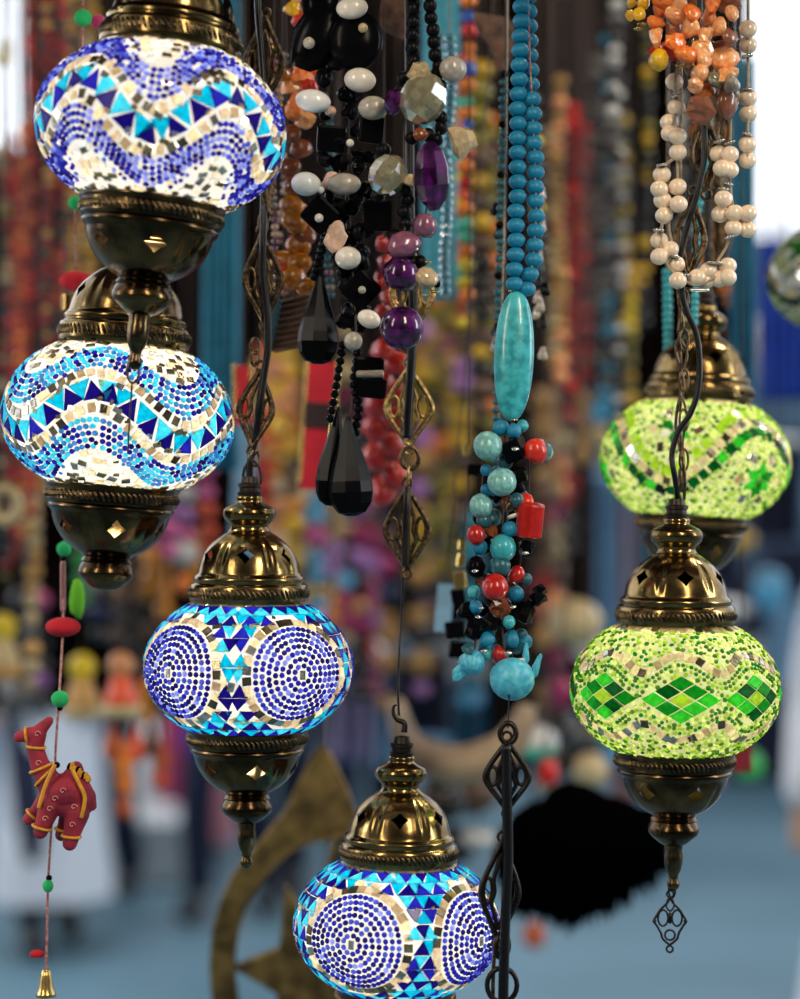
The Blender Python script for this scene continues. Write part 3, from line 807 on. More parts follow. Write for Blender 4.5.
# --- turquoise necklace: two strands, an oval stone and a cluster
D = 1.46
T1 = empty('turquoise_necklace', P(513, -60, D), 'double strand of blue turquoise beads with a long oval turquoise stone and mixed cluster below', 'necklace')
lx = lambda y: np.interp(y, [-60, 0, 60, 100, 180, 285], [523, 522, 520, 518, 518, 514])
rx = lambda y: np.interp(y, [-60, 0, 60, 100, 160, 210, 260, 290], [527, 528, 530, 532, 535, 536, 534, 527])
for i in range(22):
    y = 284-i*14.6; bead(T1, 'bead', 'bead', 'turquoise_blue', lx(y)+R.uniform(-.6, .6), y, D, 9.0, 7.5, 8.6, (R.uniform(-.1, .1), R.uniform(-.12, .12), 0))
for i in range(22):
    y = 286-i*14.6+3; bead(T1, 'bead', 'bead', 'turquoise_blue', rx(y)+R.uniform(-.6, .6), y, D+.003+(.008 if y < 90 else 0), 9.0, 7.5, 8.6, (R.uniform(-.1, .1), R.uniform(-.12, .12), 0))
cordpart(T1, 'cord', [(lx(y), y, D) for y in range(-60, 300, 30)], 1.0, 'cord_red')
cordpart(T1, 'cord', [(rx(y), y, D) for y in range(-60, 300, 30)], 1.0, 'cord_red')
cordpart(T1, 'cord', [(514, 290, D), (513, 400, D), (508, 450, D), (503, 520, D), (500, 600, D), (507, 670, D)], 1.2, 'cord_dark')
cordpart(T1, 'cord', [(512, 420, D+.01), (528, 455, D+.01), (527, 520, D+.01), (516, 590, D+.01), (512, 670, D+.01)], 1.0, 'cord_dark')
cordpart(T1, 'cord', [(510, 420, D+.01), (488, 445, D+.01), (480, 505, D+.01), (476, 567, D+.01), (476, 630, D+.01), (473, 660, D+.01)], 1.0, 'cord_dark')
mb = MB(); pr = [(math.sin(PI*i/24)**0.85*20, 65*math.cos(PI*i/24)) for i in range(25)]
V, Fc = g_lathe([(max(r, .3)*K(D), z*K(D)) for r, z in pr], 32); mb.add(xf(V, scale=(1, .55, 1)), Fc, 'turquoise_stone')
o = mb.build('oval_stone', T1, P(514, 356, D)-T1.location); o.rotation_euler = (0, 0.04, 0)
bead(T1, 'end_cap', 'disc', 'gold', 513, 291, D, 5, 3); bead(T1, 'end_cap', 'disc', 'gold', 513, 420, D, 5, 3)
CL = [(501, 428, 9, 'turquoise_blue', 'bead'), (514, 431, 8, 'turquoise_blue', 'bead'), (523, 427, 6, 'turquoise_stone', 'chip'), (488, 446, 15.5, 'turquoise_pale', 'sphere'), (514, 450, 11, 'jet', 'cube'), (505, 462, 8, 'teal_dark', 'bead'),
      (535, 453, 13, 'coral_bright', 'chip2'), (502, 482, 15, 'turquoise_pale', 'sphere'), (486, 470, 6, 'turquoise_blue', 'bead'), (521, 477, 9, 'jet', 'rough'), (517, 500, 8, 'teal_dark', 'bead'), (487, 490, 6.5, 'turquoise_blue', 'bead'), (481, 506, 12.5, 'turquoise_pale', 'bead'),
      (484, 521, 8, 'teal_dark', 'bead'), (476, 535, 10.5, 'coral_red', 'sphere'), (480, 547, 8, 'turquoise_blue', 'bead'), (503, 548, 14.5, 'turquoise_stone', 'bead'), (510, 529, 8, 'turquoise_blue', 'bead'), (513, 516, 6, 'pearl', 'disc'), (491, 533, 7, 'amber_dark', 'rough'),
      (527, 548, 9, 'jet', 'rough2'), (476, 567, 11.5, 'jet', 'sphere'), (495, 587, 15, 'coral_red', 'fine'), (500, 566, 11, 'teal_dark', 'bead'), (516, 594, 8.5, 'turquoise_blue', 'bead'), (516, 576, 9, 'coral_red', 'chip'), (527, 579, 6, 'teal_dark', 'bead'),
      (476, 607, 7.5, 'turquoise_blue', 'bead'), (474, 592, 7, 'turquoise_stone', 'bead'), (539, 595, 12, 'jet_matt', 'star'), (524, 614, 13, 'jet', 'rough'), (501, 607, 11, 'amber_dark', 'rough2'), (476, 627, 12, 'jet', 'rough2'), (487, 641, 8, 'turquoise_blue', 'chip'), (511, 641, 9.5, 'turquoise_blue', 'chip'),
      (500, 656, 9.5, 'coral_red', 'chip'), (487, 655, 7, 'turquoise_stone', 'chip2'), (473, 664, 14, 'turquoise_sky', 'chip2'), (512, 679, 23, 'turquoise_sky', 'sphere'), (466, 612, 9, 'jet', 'rough'), (468, 650, 7, 'teal_dark', 'rough'), (493, 625, 8, 'jet', 'rough'), (509, 622, 7, 'turquoise_stone', 'bead'), (520, 660, 6, 'pearl', 'disc')]
for i in range(34):
    y = R.uniform(425, 655); bead(T1, 'dark_bead', R.choice(['rough', 'facet', 'bead', 'rough2']), R.choice(['jet', 'teal_dark', 'teal_dark', 'jet', 'turquoise_blue', 'amber_dark']), 501+R.uniform(-24, 24), y, D+.012, R.uniform(4.5, 9), None, None, rr_())
for (x, y, r, m, sh) in CL:
    bead(T1, 'cluster_bead', sh, m, x, y, D+R.uniform(-.006, .008)+(-.008 if r > 14 else 0), r, r*R.uniform(.88, 1), r*.9, (R.uniform(-.4, .4), R.uniform(-.5, .5), R.uniform(0, 3)))
bead(T1, 'coral_barrel', 'tube', 'coral_red', 530, 520, D-.004, 13.5, 18, 13, (0.1, .1, 0)); bead(T1, 'coral_bump', 'chip', 'coral_bright', 526, 503, D-.004, 9, 8)
for (x, y, r) in ((515, 449, 4), (481, 505, 4), (503, 548, 4.5), (475, 571, 3.5), (478, 617, 3), (525, 553, 3.5), (508, 653, 4), (481, 608, 3), (513, 607, 3), (484, 651, 3.5), (504, 669, 3)):
    bead(T1, 'spacer', 'disc', 'silver', x, y, D-.010, r, r, r*.6, (1.2, 0, 0))
bead(T1, 'crystal', 'facet', 'aqua_crystal', 547, 452, D, 6, 8); bead(T1, 'shell_chip', 'rough', 'turquoise_sky', 536, 668, D, 4, 12, 3, (0, .3, 0)); bead(T1, 'shell_chip', 'rough', 'turquoise_sky', 526, 655, D, 3.5, 10, 3)
bead(T1, 'shell_chip', 'rough2', 'turquoise_sky', 464, 668, D+.004, 7, 14, 4, (0, .7, 0))

# --- strand of dark blue beads just behind, with an engraved brown leaf
D = 1.56
S1 = empty('beaded_strand', P(503, 60, D), 'thin strand of tiny blackish blue beads hanging behind the turquoise beads', 'necklace')
cordpart(S1, 'cord', [(508, -60, D), (507, 60, D), (505, 200, D), (502, 300, D), (498, 430, D)], 1.2, 'cord')
for i in range(52): 
    y = 74+i*8.4; bead(S1, 'bead', 'bead', 'teal_dark' if i % 6 else 'jet', np.interp(y, [70, 200, 280, 500], [504, 501, 499, 495])+R.uniform(-1, 1), y, D, 4.3, 3.7)
for i in range(24): 
    y = 195+i*8; bead(S1, 'chip', 'rough', R.choice(['jet', 'jet_matt', 'leather_teal', 'grey_stone']), R.choice((497, 541+R.uniform(-3, 3)+(4 if y < 280 else 0), 538))+R.uniform(-2, 2), y, D+.02, 5, 7)
pm('brown_leaf', (0.20, 0.09, 0.05), 0.4, scale=70, col2=(0.05, 0.02, 0.012), bump=.8)
def leaf(name, pts, D, mat, label, cat):
    mb = MB(); c = P(pts[0][0], pts[0][1], D); q = smooth_path([(P(x, y, D).x-c.x, 0, P(x, y, D).z-c.z) for x, y in pts], 5, True)
    V, Fc = g_prism([(a[0], a[2]) for a in q], -.003, .003); mb.add(V, Fc, mat, False)
    return tag(mb.build(name, None, c), label, cat)
leaf('carved_leaf', [(474, 14), (492, 16), (512, 22), (514, 50), (502, 72), (490, 48), (478, 30)], 1.66, 'brown_leaf', 'brown engraved leaf ornament left of the top of the turquoise beads', 'ornament')
leaf('carved_leaf', [(384, -5), (402, -8), (407, 20), (404, 38), (392, 34), (380, 24)], 1.6, 'brown_leaf', 'brown engraved leaf ornament at the top beside the round jet beads', 'ornament')

# --- black necklace with white pearls and faceted drops
D = 1.44
B1 = empty('jet_necklace', P(345, -60, D), 'black stone necklace with oval white pearls, a big black disc and three faceted black drops', 'necklace')
bead(B1, 'black_disc', 'fine', 'jet', 355, 40, D, 28, 31, 13); bead(B1, 'black_leaf', 'chip2', 'jet', 312, 38, D+.004, 24, 38, 10, (0, .42, 0)); bead(B1, 'black_bead', 'chip', 'jet', 322, 5, D+.004, 20, 22, 10)
for (x, y, a, b, m, t) in [(352, 8, 16, 11, 'pearl', -.1), (360, 80, 16, 12, 'pearl', .1), (313, 101, 18, 11.5, 'pearl_white', .15), (373, 108, 15, 12, 'pearl_grey', 0), (306, 184, 15, 12, 'pearl_white', .1), (344, 184, 17, 11, 'pearl_grey', 0),
                       (348, 258, 13, 11.5, 'pearl', 0), (369, 319, 12, 9, 'pearl', .4), (353, 341, 9.5, 9.5, 'pearl_grey', 0), (309, 43, 6, 6, 'pearl_grey', 0), (362, 290, 4, 4, 'pearl_grey', 0), (319, 218, 4.5, 4.5, 'pearl', 0), (350, 143, 4, 4, 'pearl', 0), (363, 28, 5, 5, 'gold_crystal', 0), (382, 114, 4, 4, 'gold', 0), (321, 190, 3.5, 3.5, 'pearl_white', 0)]:
    bead(B1, 'pearl', 'fine', m, x, y, D-.012, a, b, b, (0, t, 0))
bead(B1, 'shell_chip', 'rough2', 'shell_beige', 336, 234, D-.004, 11, 16, 6, (0, .2, 0)); bead(B1, 'shell_chip', 'rough', 'shell_beige', 331, 183, D-.002, 9, 9, 6); bead(B1, 'shell_chip', 'chip', 'shell_beige', 331, 112, D-.006, 6, 5)
for (x, y, a, b, t) in [(331, 139, 14, 13, 0.05), (320, 215, 15, 15, .75), (377, 216, 14, 15, 0), (361, 290, 15, 16, .75), (371, 128, 12, 15, 0.1), (368, 372, 15, 15, .05), (372, 388, 14, 10, .1)]:
    bead(B1, 'square_bead', 'cube', 'jet', x, y, D-.002, a, b, 5, (.1, t, .15))
bead(B1, 'grey_band', 'tube', 'grey_stone', 370, 374, D-.005, 4, 14, 6, (0, 1.55, 0))
for (x, y, a, b, t, dy) in [(319, 318, 22, 46, .02, 0), (334, 456, 17, 50, .1, .006), (350, 466, 24, 50, -.05, -.006)]:
    bead(B1, 'faceted_drop', 'drop', 'jet', x, y, D+dy, a, b, a*.7, (0, t, .4))
for i in range(84):
    y = R.uniform(50, 330); x = np.interp(y, [50, 130, 240, 330], [350, 348, 350, 358])+R.uniform(-28, 24)*(1 if y < 240 else .5)
    bead(B1, 'black_bead', R.choice(['facet', 'sphere', 'rough', 'facet']), R.choice(['jet', 'jet', 'jet_matt']), x, y, D+R.uniform(0, .02), R.uniform(6, 10), R.uniform(6, 10), 7, rr_())
for i in range(10): bead(B1, 'small_bead', 'facet', 'jet', 343-i*1.4, 345+i*8.2, D, 4.3, 4)
for i in range(12): bead(B1, 'small_bead', 'facet', 'jet', 355+math.sin(i)*2+(i*.2), 345+i*8, D, 5, 4.2)
for i in range(7): bead(B1, 'small_bead', 'facet', 'jet', 325-i*1.8, 238+i*6.5, D, 5-i*.15, 4)
cordpart(B1, 'cord', [(345, -60, D), (350, 60, D+.01), (348, 180, D+.01), (352, 260, D+.01), (356, 340, D), (350, 420, D)], 1.4, 'cord_dark')
cordpart(B1, 'cord', [(345, 340, D+.002), (334, 408, D+.002)], 1.0, 'cord_dark')
cordpart(B1, 'cord', [(340, 170, D+.005), (325, 238, D+.002), (318, 275, D+.002)], 1.0, 'cord_dark')
cordpart(B1, 'gold_chain', [(340, 350, D+.02), (332, 410, D+.02), (326, 460, D+.02)], 1.8, 'gold')

# --- necklace of round jet beads with smoky crystals and amethysts
D = 1.42
B2 = empty('amethyst_necklace', P(415, -60, D), 'necklace of round black beads with smoky crystals, purple amethysts and a round purple bead', 'necklace')
for i in range(9): bead(B2, 'black_bead', 'sphere', 'jet_matt', 413+R.uniform(-1, 1), -30+i*13, D, 7.4)
PTS = [(424, -30), (426, -18), (429, -6), (430, 6), (431, 18), (433, 30), (434, 42), (435, 55), (439, 66), (437, 74), (440, 86), (440, 97), (436, 110), (441, 118), (441, 128), (436, 140), (428, 135), (404, 78), (402, 90), (412, 138), (405, 190), (408, 200), (404, 212), (406, 224), (395, 236), (412, 262), (420, 262), (384, 150), (378, 196)]
for x, y in PTS: bead(B2, 'black_bead', 'sphere', 'jet_matt', x, y, D+R.uniform(-.003, .004), 7.2)
for (x, y, a, b, t, m, sh, n) in [(423, 99, 23, 26, .5, 'smoky_quartz', 'facet', 'crystal'), (388, 175, 19, 21, .6, 'smoky_quartz', 'facet', 'crystal'), (460, 142, 17, 13, 1.2, 'gold_crystal', 'rough', 'crystal'), (421, 72, 12, 12, .3, 'gold_crystal', 'rough2', 'crystal'),
      (453, 69, 14, 13, 0, 'pearl_grey', 'fine', 'pearl'), (432, 176, 18, 34, -.12, 'amethyst', 'facet', 'amethyst'), (423, 226, 13, 12, .4, 'mauve_stone', 'chip2', 'amethyst'), (406, 247, 18, 13, -.3, 'mauve_stone', 'chip', 'amethyst'),
      (398, 275, 19, 17, .3, 'amethyst', 'chip2', 'amethyst'), (427, 280, 13, 10, .4, 'gold_crystal', 'chip', 'crystal'), (437, 284, 4, 4, 0, 'jet', 'sphere', 'black_bead'), (402, 328, 22, 22, 0, 'amethyst', 'fine', 'amethyst_ball'), (394, 102, 10, 13, .2, 'amethyst', 'facet', 'amethyst'),
      (421, 136, 8, 7, 0, 'amber_dark', 'chip', 'amber_bead'), (409, 181, 7, 6, .3, 'gold_crystal', 'rough', 'crystal')]:
    bead(B2, n, sh, m, x, y, D-.010, a, b, min(a, b)*.85, (0.15, t, .3))
cordpart(B2, 'cord', [(413, -60, D), (413, 70, D), (404, 130, D), (405, 220, D), (400, 275, D), (402, 330, D)], 1.2, 'cord_dark')
cordpart(B2, 'cord', [(422, -60, D), (431, 20, D), (440, 90, D), (438, 140, D), (432, 180, D), (422, 226, D), (405, 262, D)], 1.2, 'cord_dark')
for (x, y) in ((432, 210), (428, 262), (436, 292), (425, 295)): bead(B2, 'gold_spacer', 'disc', 'gold', x, y, D-.004, 4, 3)

# --- carnelian strand behind (slips out of focus towards its end)
D = 1.60
CR = empty('carnelian_strand', P(385, 200, D), 'strand of glossy orange red carnelian beads hanging behind the purple ball', 'necklace')
for (x, y, r) in [(383, 245, 9), (385, 262, 9), (382, 280, 10), (388, 297, 10), (381, 312, 10), (383, 349, 14), (396, 366, 14), (382, 381, 13), (396, 392, 15), (378, 404, 14), (393, 418, 15), (379, 430, 16), (394, 446, 15), (380, 458, 17), (393, 474, 16), (384, 489, 18), (392, 330, 13)]:
    bead(CR, 'carnelian_bead', 'chip', 'coral_red', x, y, D+(y-240)*.0009, r, r*.85, r*.85, rr_())
cordpart(CR, 'cord', [(384, -60, D), (384, 240, D), (386, 350, D+.10), (386, 480, D+.2)], 1.1, 'cord_dark')
# --- aqua crystal strand
D = 1.66
AQ = empty('crystal_strand', P(449, -20, D), 'strand of small clear aqua crystal beads behind the smoky crystals', 'necklace')
for i in range(32):
    y = 38+i*8.2; bead(AQ, 'crystal_bead', 'facet', 'aqua_crystal', 450+math.sin(i*.4)*1.5+(-4 if y > 150 else 0), y, D, 5.5, 4.6)
for i in range(16):
    y = 38+i*8.2; bead(AQ, 'crystal_bead', 'facet', 'aqua_crystal', 440-i*.6, y, D+.01, 4.5, 4.2)
cordpart(AQ, 'cord', [(446, -60, D), (450, 60, D), (446, 300, D)], 0.8, 'cord')

# --- amber and orange chip necklaces between the lamps
D = 1.56
AM = empty('amber_necklace', P(293, 40, D), 'necklace of orange stone chips ending in flat honey amber pieces, left of the black necklace', 'necklace')
for (x, y, r, m) in [(300, 4, 13, 'peach_stone'), (310, 12, 10, 'orange_stone'), (292, 10, 9, 'yellow_stone'), (299, 22, 9, 'coral_bright'), (303, 76, 13, 'orange_stone'), (316, 68, 9, 'orange_stone'), (292, 86, 12, 'peach_stone'), (306, 92, 12, 'orange_stone'),
                     (298, 102, 11, 'orange_stone'), (311, 86, 9, 'coral_bright'), (293, 112, 11, 'orange_stone'), (304, 118, 12, 'peach_stone'), (299, 62, 9, 'amber'), (285, 76, 8, 'amber')]:
    bead(AM, 'stone_chip', R.choice(['rough', 'rough2', 'chip2']), m, x, y, D+R.uniform(-.01, .01), r, r*.8, r*.6, rr_(.6))
for (x, y, r, m) in [(292, 135, 11, 'amber_dark'), (300, 150, 12, 'amber_dark'), (288, 168, 12, 'amber_dark'), (293, 187, 12, 'amber_dark'), (290, 206, 13, 'amber'), (302, 214, 11, 'amber_dark'), (295, 224, 14, 'amber'), (305, 237, 13, 'amber_dark'), (296, 246, 14, 'amber'),
                     (283, 262, 12, 'amber'), (301, 265, 13, 'amber'), (292, 280, 14, 'amber'), (307, 288, 11, 'amber'), (285, 271, 9, 'coral_bright')]:
    bead(AM, 'amber_piece', R.choice(['chip', 'chip2']), m, x, y, D+R.uniform(-.01, .01), r, r*.78, r*.45, (0, R.uniform(-.5, .5), R.uniform(-.4, .4)))
cordpart(AM, 'cord', [(298, -60, D+.01), (300, 80, D+.01), (296, 200, D+.01), (294, 300, D+.01)], 1.0, 'cord_dark')
D = 1.6
BR = empty('seed_bead_strand', P(275, 40, D), 'thin pinkish brown seed bead strands beside the filigree chain of the roundel lamp', 'necklace')
for i in range(36):
    y = 40+i*7.2; bead(BR, 'seed_bead', 'bead', R.choice(['shell_beige', 'brown_stone', 'mauve_stone', 'gold', 'grey_stone']), 273+math.sin(i*.3)*2, y, D, 3.6, 3.2)
for i in range(34):
    y = 55+i*7.2; bead(BR, 'seed_bead', 'bead', R.choice(['shell_beige', 'brown_stone', 'pearl_grey', 'gold', 'jet']), 282+math.sin(i*.35+2)*3, y, D+.01, 3.6, 3.2)
for i in range(26):
    y = 110+i*7.4; bead(BR, 'seed_bead', 'bead', R.choice(['teal_dark', 'mauve_stone', 'green_bead' if False else 'grey_stone', 'teal_dark']), 328+math.sin(i*.3)*3, y, D+.01, 4, 3.6)
cordpart(BR, 'cord', [(275, -60, D), (273, 100, D), (274, 300, D)], 1.0, 'cord_dark'); cordpart(BR, 'cord', [(283, -60, D+.01), (282, 100, D+.01), (283, 300, D+.01)], 1.0, 'cord_dark')
cordpart(BR, 'cord', [(326, -60, D+.01), (328, 100, D+.01), (330, 305, D+.01)], 1.0, 'cord_dark')
# woven leather charm
c = empty('leather_charm', P(288, 300, 1.58), 'woven dark brown and teal leather charm hanging below the honey amber pieces', 'charm')
for nm, pts, m, dy in (('brown_panel', [(280, 303), (312, 293), (316, 300), (306, 345), (275, 352), (266, 350)], 'leather_brown', 0), ('teal_panel', [(276, 298), (282, 304), (272, 350), (265, 352), (264, 338), (267, 315)], 'leather_teal', -.006)):
    mb = MB(); q = [(P(x, y, 1.58).x-c.location.x, P(x, y, 1.58).z-c.location.z) for x, y in pts]
    V, Fc = g_prism(q, dy-.002, dy+.002); mb.add(V, Fc, m, False)
    for i in range(9):      # woven ridges
        t = i/8; a = np.array(q[0])*(1-t)+np.array(q[-1 if nm[0] == 't' else 4])*t; b = np.array(q[1])*(1-t)+np.array(q[2 if nm[0] == 't' else 3])*t
        mb.add(*g_tube([(a[0], dy-.003, a[1]), ((a[0]+b[0])/2, dy-.0035, (a[1]+b[1])/2), (b[0], dy-.003, b[1])], .0014, 6), m)
    mb.build(nm, c)
cordpart(c, 'cord', [(285, -60, 1.6), (288, 200, 1.59), (292, 300, 1.58)], 1.0, 'cord_dark')
# red textile pendants
def red_pendant(x, y0, y1, w_, D, tilt, label, band=None):
    c = empty('red_pendant', P(x, (y0+y1)/2, D), label, 'pendant'); k = K(D); c.rotation_euler = (0, tilt, 0)
    V, Fc = g_bevbox(.06); mb = MB(); mb.add(xf(V, scale=(w_/2*k, .004, (y1-y0)/2*k)), Fc, 'red_fabric', False); mb.build('red_panel', c)
    if band:
        mb = MB(); V, Fc = g_bevbox(.1); mb.add(xf(V, (0, 0, ((y0+y1)/2-band)*k), scale=(w_*.56*k, .006, 13*k)), Fc, 'dark_band', False); mb.build('dark_band', c)
    for s in (-1, 1):
        mb = MB()
        for i in range(int((y1-y0)/5)): mb.add(xf(SPHL[0], ((s*w_/2)*k, -.004, ((y1-y0)/2-i*5)*k), scale=(2.6*k,)*3), SPHL[1], 'gold')
        mb.build('gold_trim', c)
    mb = MB(); mb.add(*g_tube([(0, 0, (y1-y0)/2*k), (0, 0, ((y1-y0)/2+200)*k), (0, 0, ((y1-y0)/2+y0+60)*k)], .8*k, 5), 'cord_dark'); mb.build('cord', c)
red_pendant(319, 362, 490, 31, 1.85, .06, 'bright red textile pendant with dark brown band and gold bead edge', 416)
red_pendant(243, 366, 425, 16, 1.85, 0, 'narrow red textile pendant behind the filigree links beside the turquoise lamp')

# --- peach pearl necklace at the upper right
D = 1.46
PN = empty('pearl_necklace', P(705, -60, D), 'looped necklace of creamy peach pearls hanging in front of the green lamps\' cables', 'necklace')
LEFT = [(232, 255), (238, 335), (215, 382), (243, 425), (243, 475), (193, 545), (242, 583), (185, 590), (195, 625), (245, 637), (200, 672), (185, 750), (185, 800), (218, 778), (237, 825), (243, 875), (303, 865), (338, 845), (370, 870), (398, 830), (398, 865),
        (462, 90), (462, 140), (462, 305), (462, 355), (460, 450), (460, 500), (370, 480), (405, 482), (380, 525), (405, 530), (385, 620), (375, 668), (420, 665), (462, 665), (417, 712), (460, 715), (218, 415), (330, 875)]
for (x, y) in LEFT:
    bead(PN, 'pearl', 'fine', 'pearl_peach', 600+x/3.12, y/3.12, D+R.uniform(-.006, .006), 9.2, 8.6, 9, (0, R.uniform(-.3, .3), 0))
def pts3(l, dd=0): return [(600+x/3.12, y/3.12, D+dd) for x, y in l]
cordpart(PN, 'cord', pts3([(262, -180), (262, 100), (235, 255), (238, 335), (225, 400), (243, 475), (200, 520), (190, 560), (200, 620), (195, 680), (190, 760), (200, 810), (240, 860), (300, 890), (350, 870), (390, 850)]), 1.8, 'cord')
cordpart(PN, 'cord', pts3([(240, 475), (243, 583), (240, 637), (215, 700), (240, 820)], .004), 1.5, 'cord')
cordpart(PN, 'cord', pts3([(462, -180), (462, 90), (462, 305), (460, 500)]), 1.6, 'cord')
cordpart(PN, 'cord', pts3([(370, 380), (372, 480), (380, 560), (385, 620), (395, 680), (400, 750), (370, 810), (345, 845)], .004), 1.6, 'cord')
cordpart(PN, 'cord', pts3([(408, 370), (405, 480), (405, 560), (420, 665), (460, 700)], .004), 1.6, 'cord')
for (x, y) in [(240, 300), (193, 515), (183, 718), (262, 860), (232, 800), (372, 440), (405, 445), (398, 575), (385, 590), (460, 175), (462, 280), (460, 420), (350, 820), (402, 740), (365, 820)]:
    bead(PN, 'spacer', 'disc', 'silver', 600+x/3.12, y/3.12, D-.003, 6, 4, 6, (0, R.uniform(-.3, .3), 0))
bead(PN, 'clasp_bar', 'tube', 'silver', 600+310/3.12, 905/3.12, D, 1.5, 10, 1.5, (0, 1.57, 0))
# --- chunky agate necklace above it
D = 1.45
AG = empty('agate_necklace', P(690, -60, D), 'chunky necklace of yellow, orange and smoky agate pieces at the top right', 'necklace')
for (x, y, a, b, m) in [(100, 10, 20, 12, 'yellow_stone'), (135, 12, 22, 20, 'yellow_stone'), (95, 45, 14, 12, 'yellow_stone'), (120, 48, 16, 14, 'yellow_stone'), (200, 5, 30, 20, 'orange_stone'), (185, 35, 28, 18, 'orange_stone'), (250, 15, 26, 18, 'peach_stone'), (290, 45, 24, 20, 'orange_stone'), (240, 50, 30, 18, 'peach_stone'),
                        (350, 15, 30, 22, 'orange_stone'), (400, 5, 30, 22, 'brown_stone'), (410, 45, 26, 18, 'peach_stone'), (340, 55, 26, 18, 'peach_stone'), (175, 75, 28, 14, 'orange_stone'), (175, 115, 26, 22, 'peach_stone'), (230, 95, 30, 20, 'brown_stone'), (280, 90, 26, 22, 'peach_stone'), (215, 150, 22, 14, 'orange_stone'),
                        (180, 190, 40, 24, 'yellow_stone'), (200, 165, 38, 14, 'coral_bright'), (265, 172, 38, 18, 'orange_stone'), (235, 130, 30, 20, 'orange_stone'), (330, 110, 26, 20, 'peach_stone'), (370, 90, 28, 20, 'peach_stone'), (405, 120, 24, 20, 'brown_stone'), (320, 150, 30, 18, 'peach_stone'), (325, 190, 30, 22, 'peach_stone'), (392, 192, 38, 26, 'peach_stone'),
                        (310, 230, 34, 20, 'peach_stone'), (400, 232, 36, 18, 'peach_stone'), (300, 262, 26, 18, 'peach_stone'), (355, 250, 30, 16, 'smoky_quartz'), (330, 288, 34, 18, 'orange_stone'), (412, 268, 34, 18, 'grey_stone'), (415, 295, 28, 12, 'grey_stone'), (312, 335, 34, 32, 'brown_stone'), (392, 325, 42, 36, 'brown_stone'), (370, 150, 22, 14, 'brown_stone')]:
    bead(AG, 'agate_piece', R.choice(['chip', 'chip2', 'rough2']), m, 600+x/3.12, y/3.12, D-.01+R.uniform(-.012, .012), a/3.12*1.35, b/3.12*1.5, a/3.12*.8, (R.uniform(-.3, .3), R.uniform(-.3, .3), R.uniform(0, 3)))
for (x, y) in [(250, 205), (130, 75), (120, 90), (310, 372), (300, 128), (345, 135), (280, 205)]: bead(AG, 'spacer', 'disc', 'gold', 600+x/3.12, y/3.12, D, 5, 4)
cordpart(AG, 'cord', pts3([(200, -180), (230, 60), (270, 172), (325, 190), (330, 290), (312, 370)]), 1.2, 'cord_dark'); cordpart(AG, 'cord', pts3([(400, -180), (400, 40), (392, 190), (392, 330), (375, 420)]), 1.2, 'cord_dark')
cordpart(AG, 'cord', pts3([(120, -180), (125, 10), (120, 80)]), 1.0, 'cord_dark')
# --- thin turquoise seed strand behind the pearls
D = 1.62
TS = empty('turquoise_strand', P(697, 100, D), 'thin strand of small aqua turquoise beads seen behind the creamy pearls', 'necklace')
for i in range(32):
    y = 118+i*6.6; bead(TS, 'bead', 'bead', 'turquoise_stone', np.interp(y, [118, 170, 215, 330], [709, 706, 697, 694]), y, D, 4.2, 3.6)
for i in range(15):
    y = 272+i*7; bead(TS, 'bead', 'bead', 'turquoise_stone', 667+i*.1, y, D+.08, 5, 4)
cordpart(TS, 'cord', [(710, -60, D), (709, 118, D), (697, 215, D), (694, 330, D)], .8, 'cord'); cordpart(TS, 'cord', [(668, -60, D+.08), (668, 380, D+.08)], .8, 'cord')

# ================================================================== FELT STRING AND CAMEL
pm('felt_green', (0.02, 0.55, 0.16), 0.9, scale=300, var=.3, bump=.4); pm('felt_red', (0.60, 0.008, 0.02), 0.9, scale=300, bump=.4)
pm('felt_pink', (0.75, 0.06, 0.22), 0.9, scale=300, bump=.4); pm('felt_lime', (0.16, 0.55, 0.02), 0.9, scale=300, bump=.4)
pm('camel_red', (0.36, 0.018, 0.04), 0.75, scale=70, col2=(0.22, 0.012, 0.035), bump=.3)
pm('trim_yellow', (0.82, 0.36, 0.02), 0.6, scale=200, bump=.3); pm('print_pink', (0.78, 0.34, 0.30), 0.8)
pm('bugle', (0.42, 0.17, 0.14), 0.3, coat=.4)
D = 1.50
FS = empty('felt_ball_string', P(70, -60, D), 'string of green, pink and red felt balls with brass bell, holding the cloth camel', 'ornament')
cordpart(FS, 'cord', [(82, -60, D), (83, 18, D), (80, 120, D+.03), (75, 203, D+.08), (76, 281, D+.12), (70, 420, D+.12), (64, 550, D+.08), (63, 626, D+.03), (59, 698, D), (56, 742, D), (54, 790, D), (50, 850, D), (48, 885, D), (47, 930, D), (46, 985, D)], 1.3, 'cord_red')
for (x, y, a, b, m, dd) in [(83, 18, 9, 8.5, 'felt_green', 0), (99, 22, 7.5, 7.5, 'felt_pink', .01), (75, 203, 7, 7, 'felt_green', .08), (76, 281, 17, 10, 'felt_red', .11), (97, 279, 7, 7, 'felt_pink', .11), (64, 549, 7.5, 7.5, 'felt_green', .08), (63, 627, 18, 10, 'felt_red', .03),
                            (60, 699, 9, 8.5, 'felt_green', 0), (48, 886, 5.5, 6.5, 'felt_green', 0)]:
    bead(FS, 'felt_ball', 'sphere', m, x, y, D+dd-.004, a, b, a)
for (x, y) in [(63, 559), (63, 613), (57, 765), (49, 878), (60, 708)]: bead(FS, 'knot', 'sphere', 'jet', x, y, D+(.06 if y < 650 else -.003), 3.2, 3.2)
bead(FS, 'felt_pod', 'chip', 'felt_lime', 78, 602, D+.12, 8, 19, 8); bead(FS, 'bugle_bead', 'tube', 'bugle', 63, 586, D+.05, 3, 25, 3)
mb = MB(); k = K(D); mb.add(*g_lathe([(a*k, b*k) for a, b in [(1, 14), (4, 13), (5, 8), (6.5, 2), (7, -4), (9, -10), (10.5, -13), (9, -13), (6, -4), (3, 6)]], 20, False), 'gold'); mb.build('bell', FS, P(46, 983, D)-FS.location)
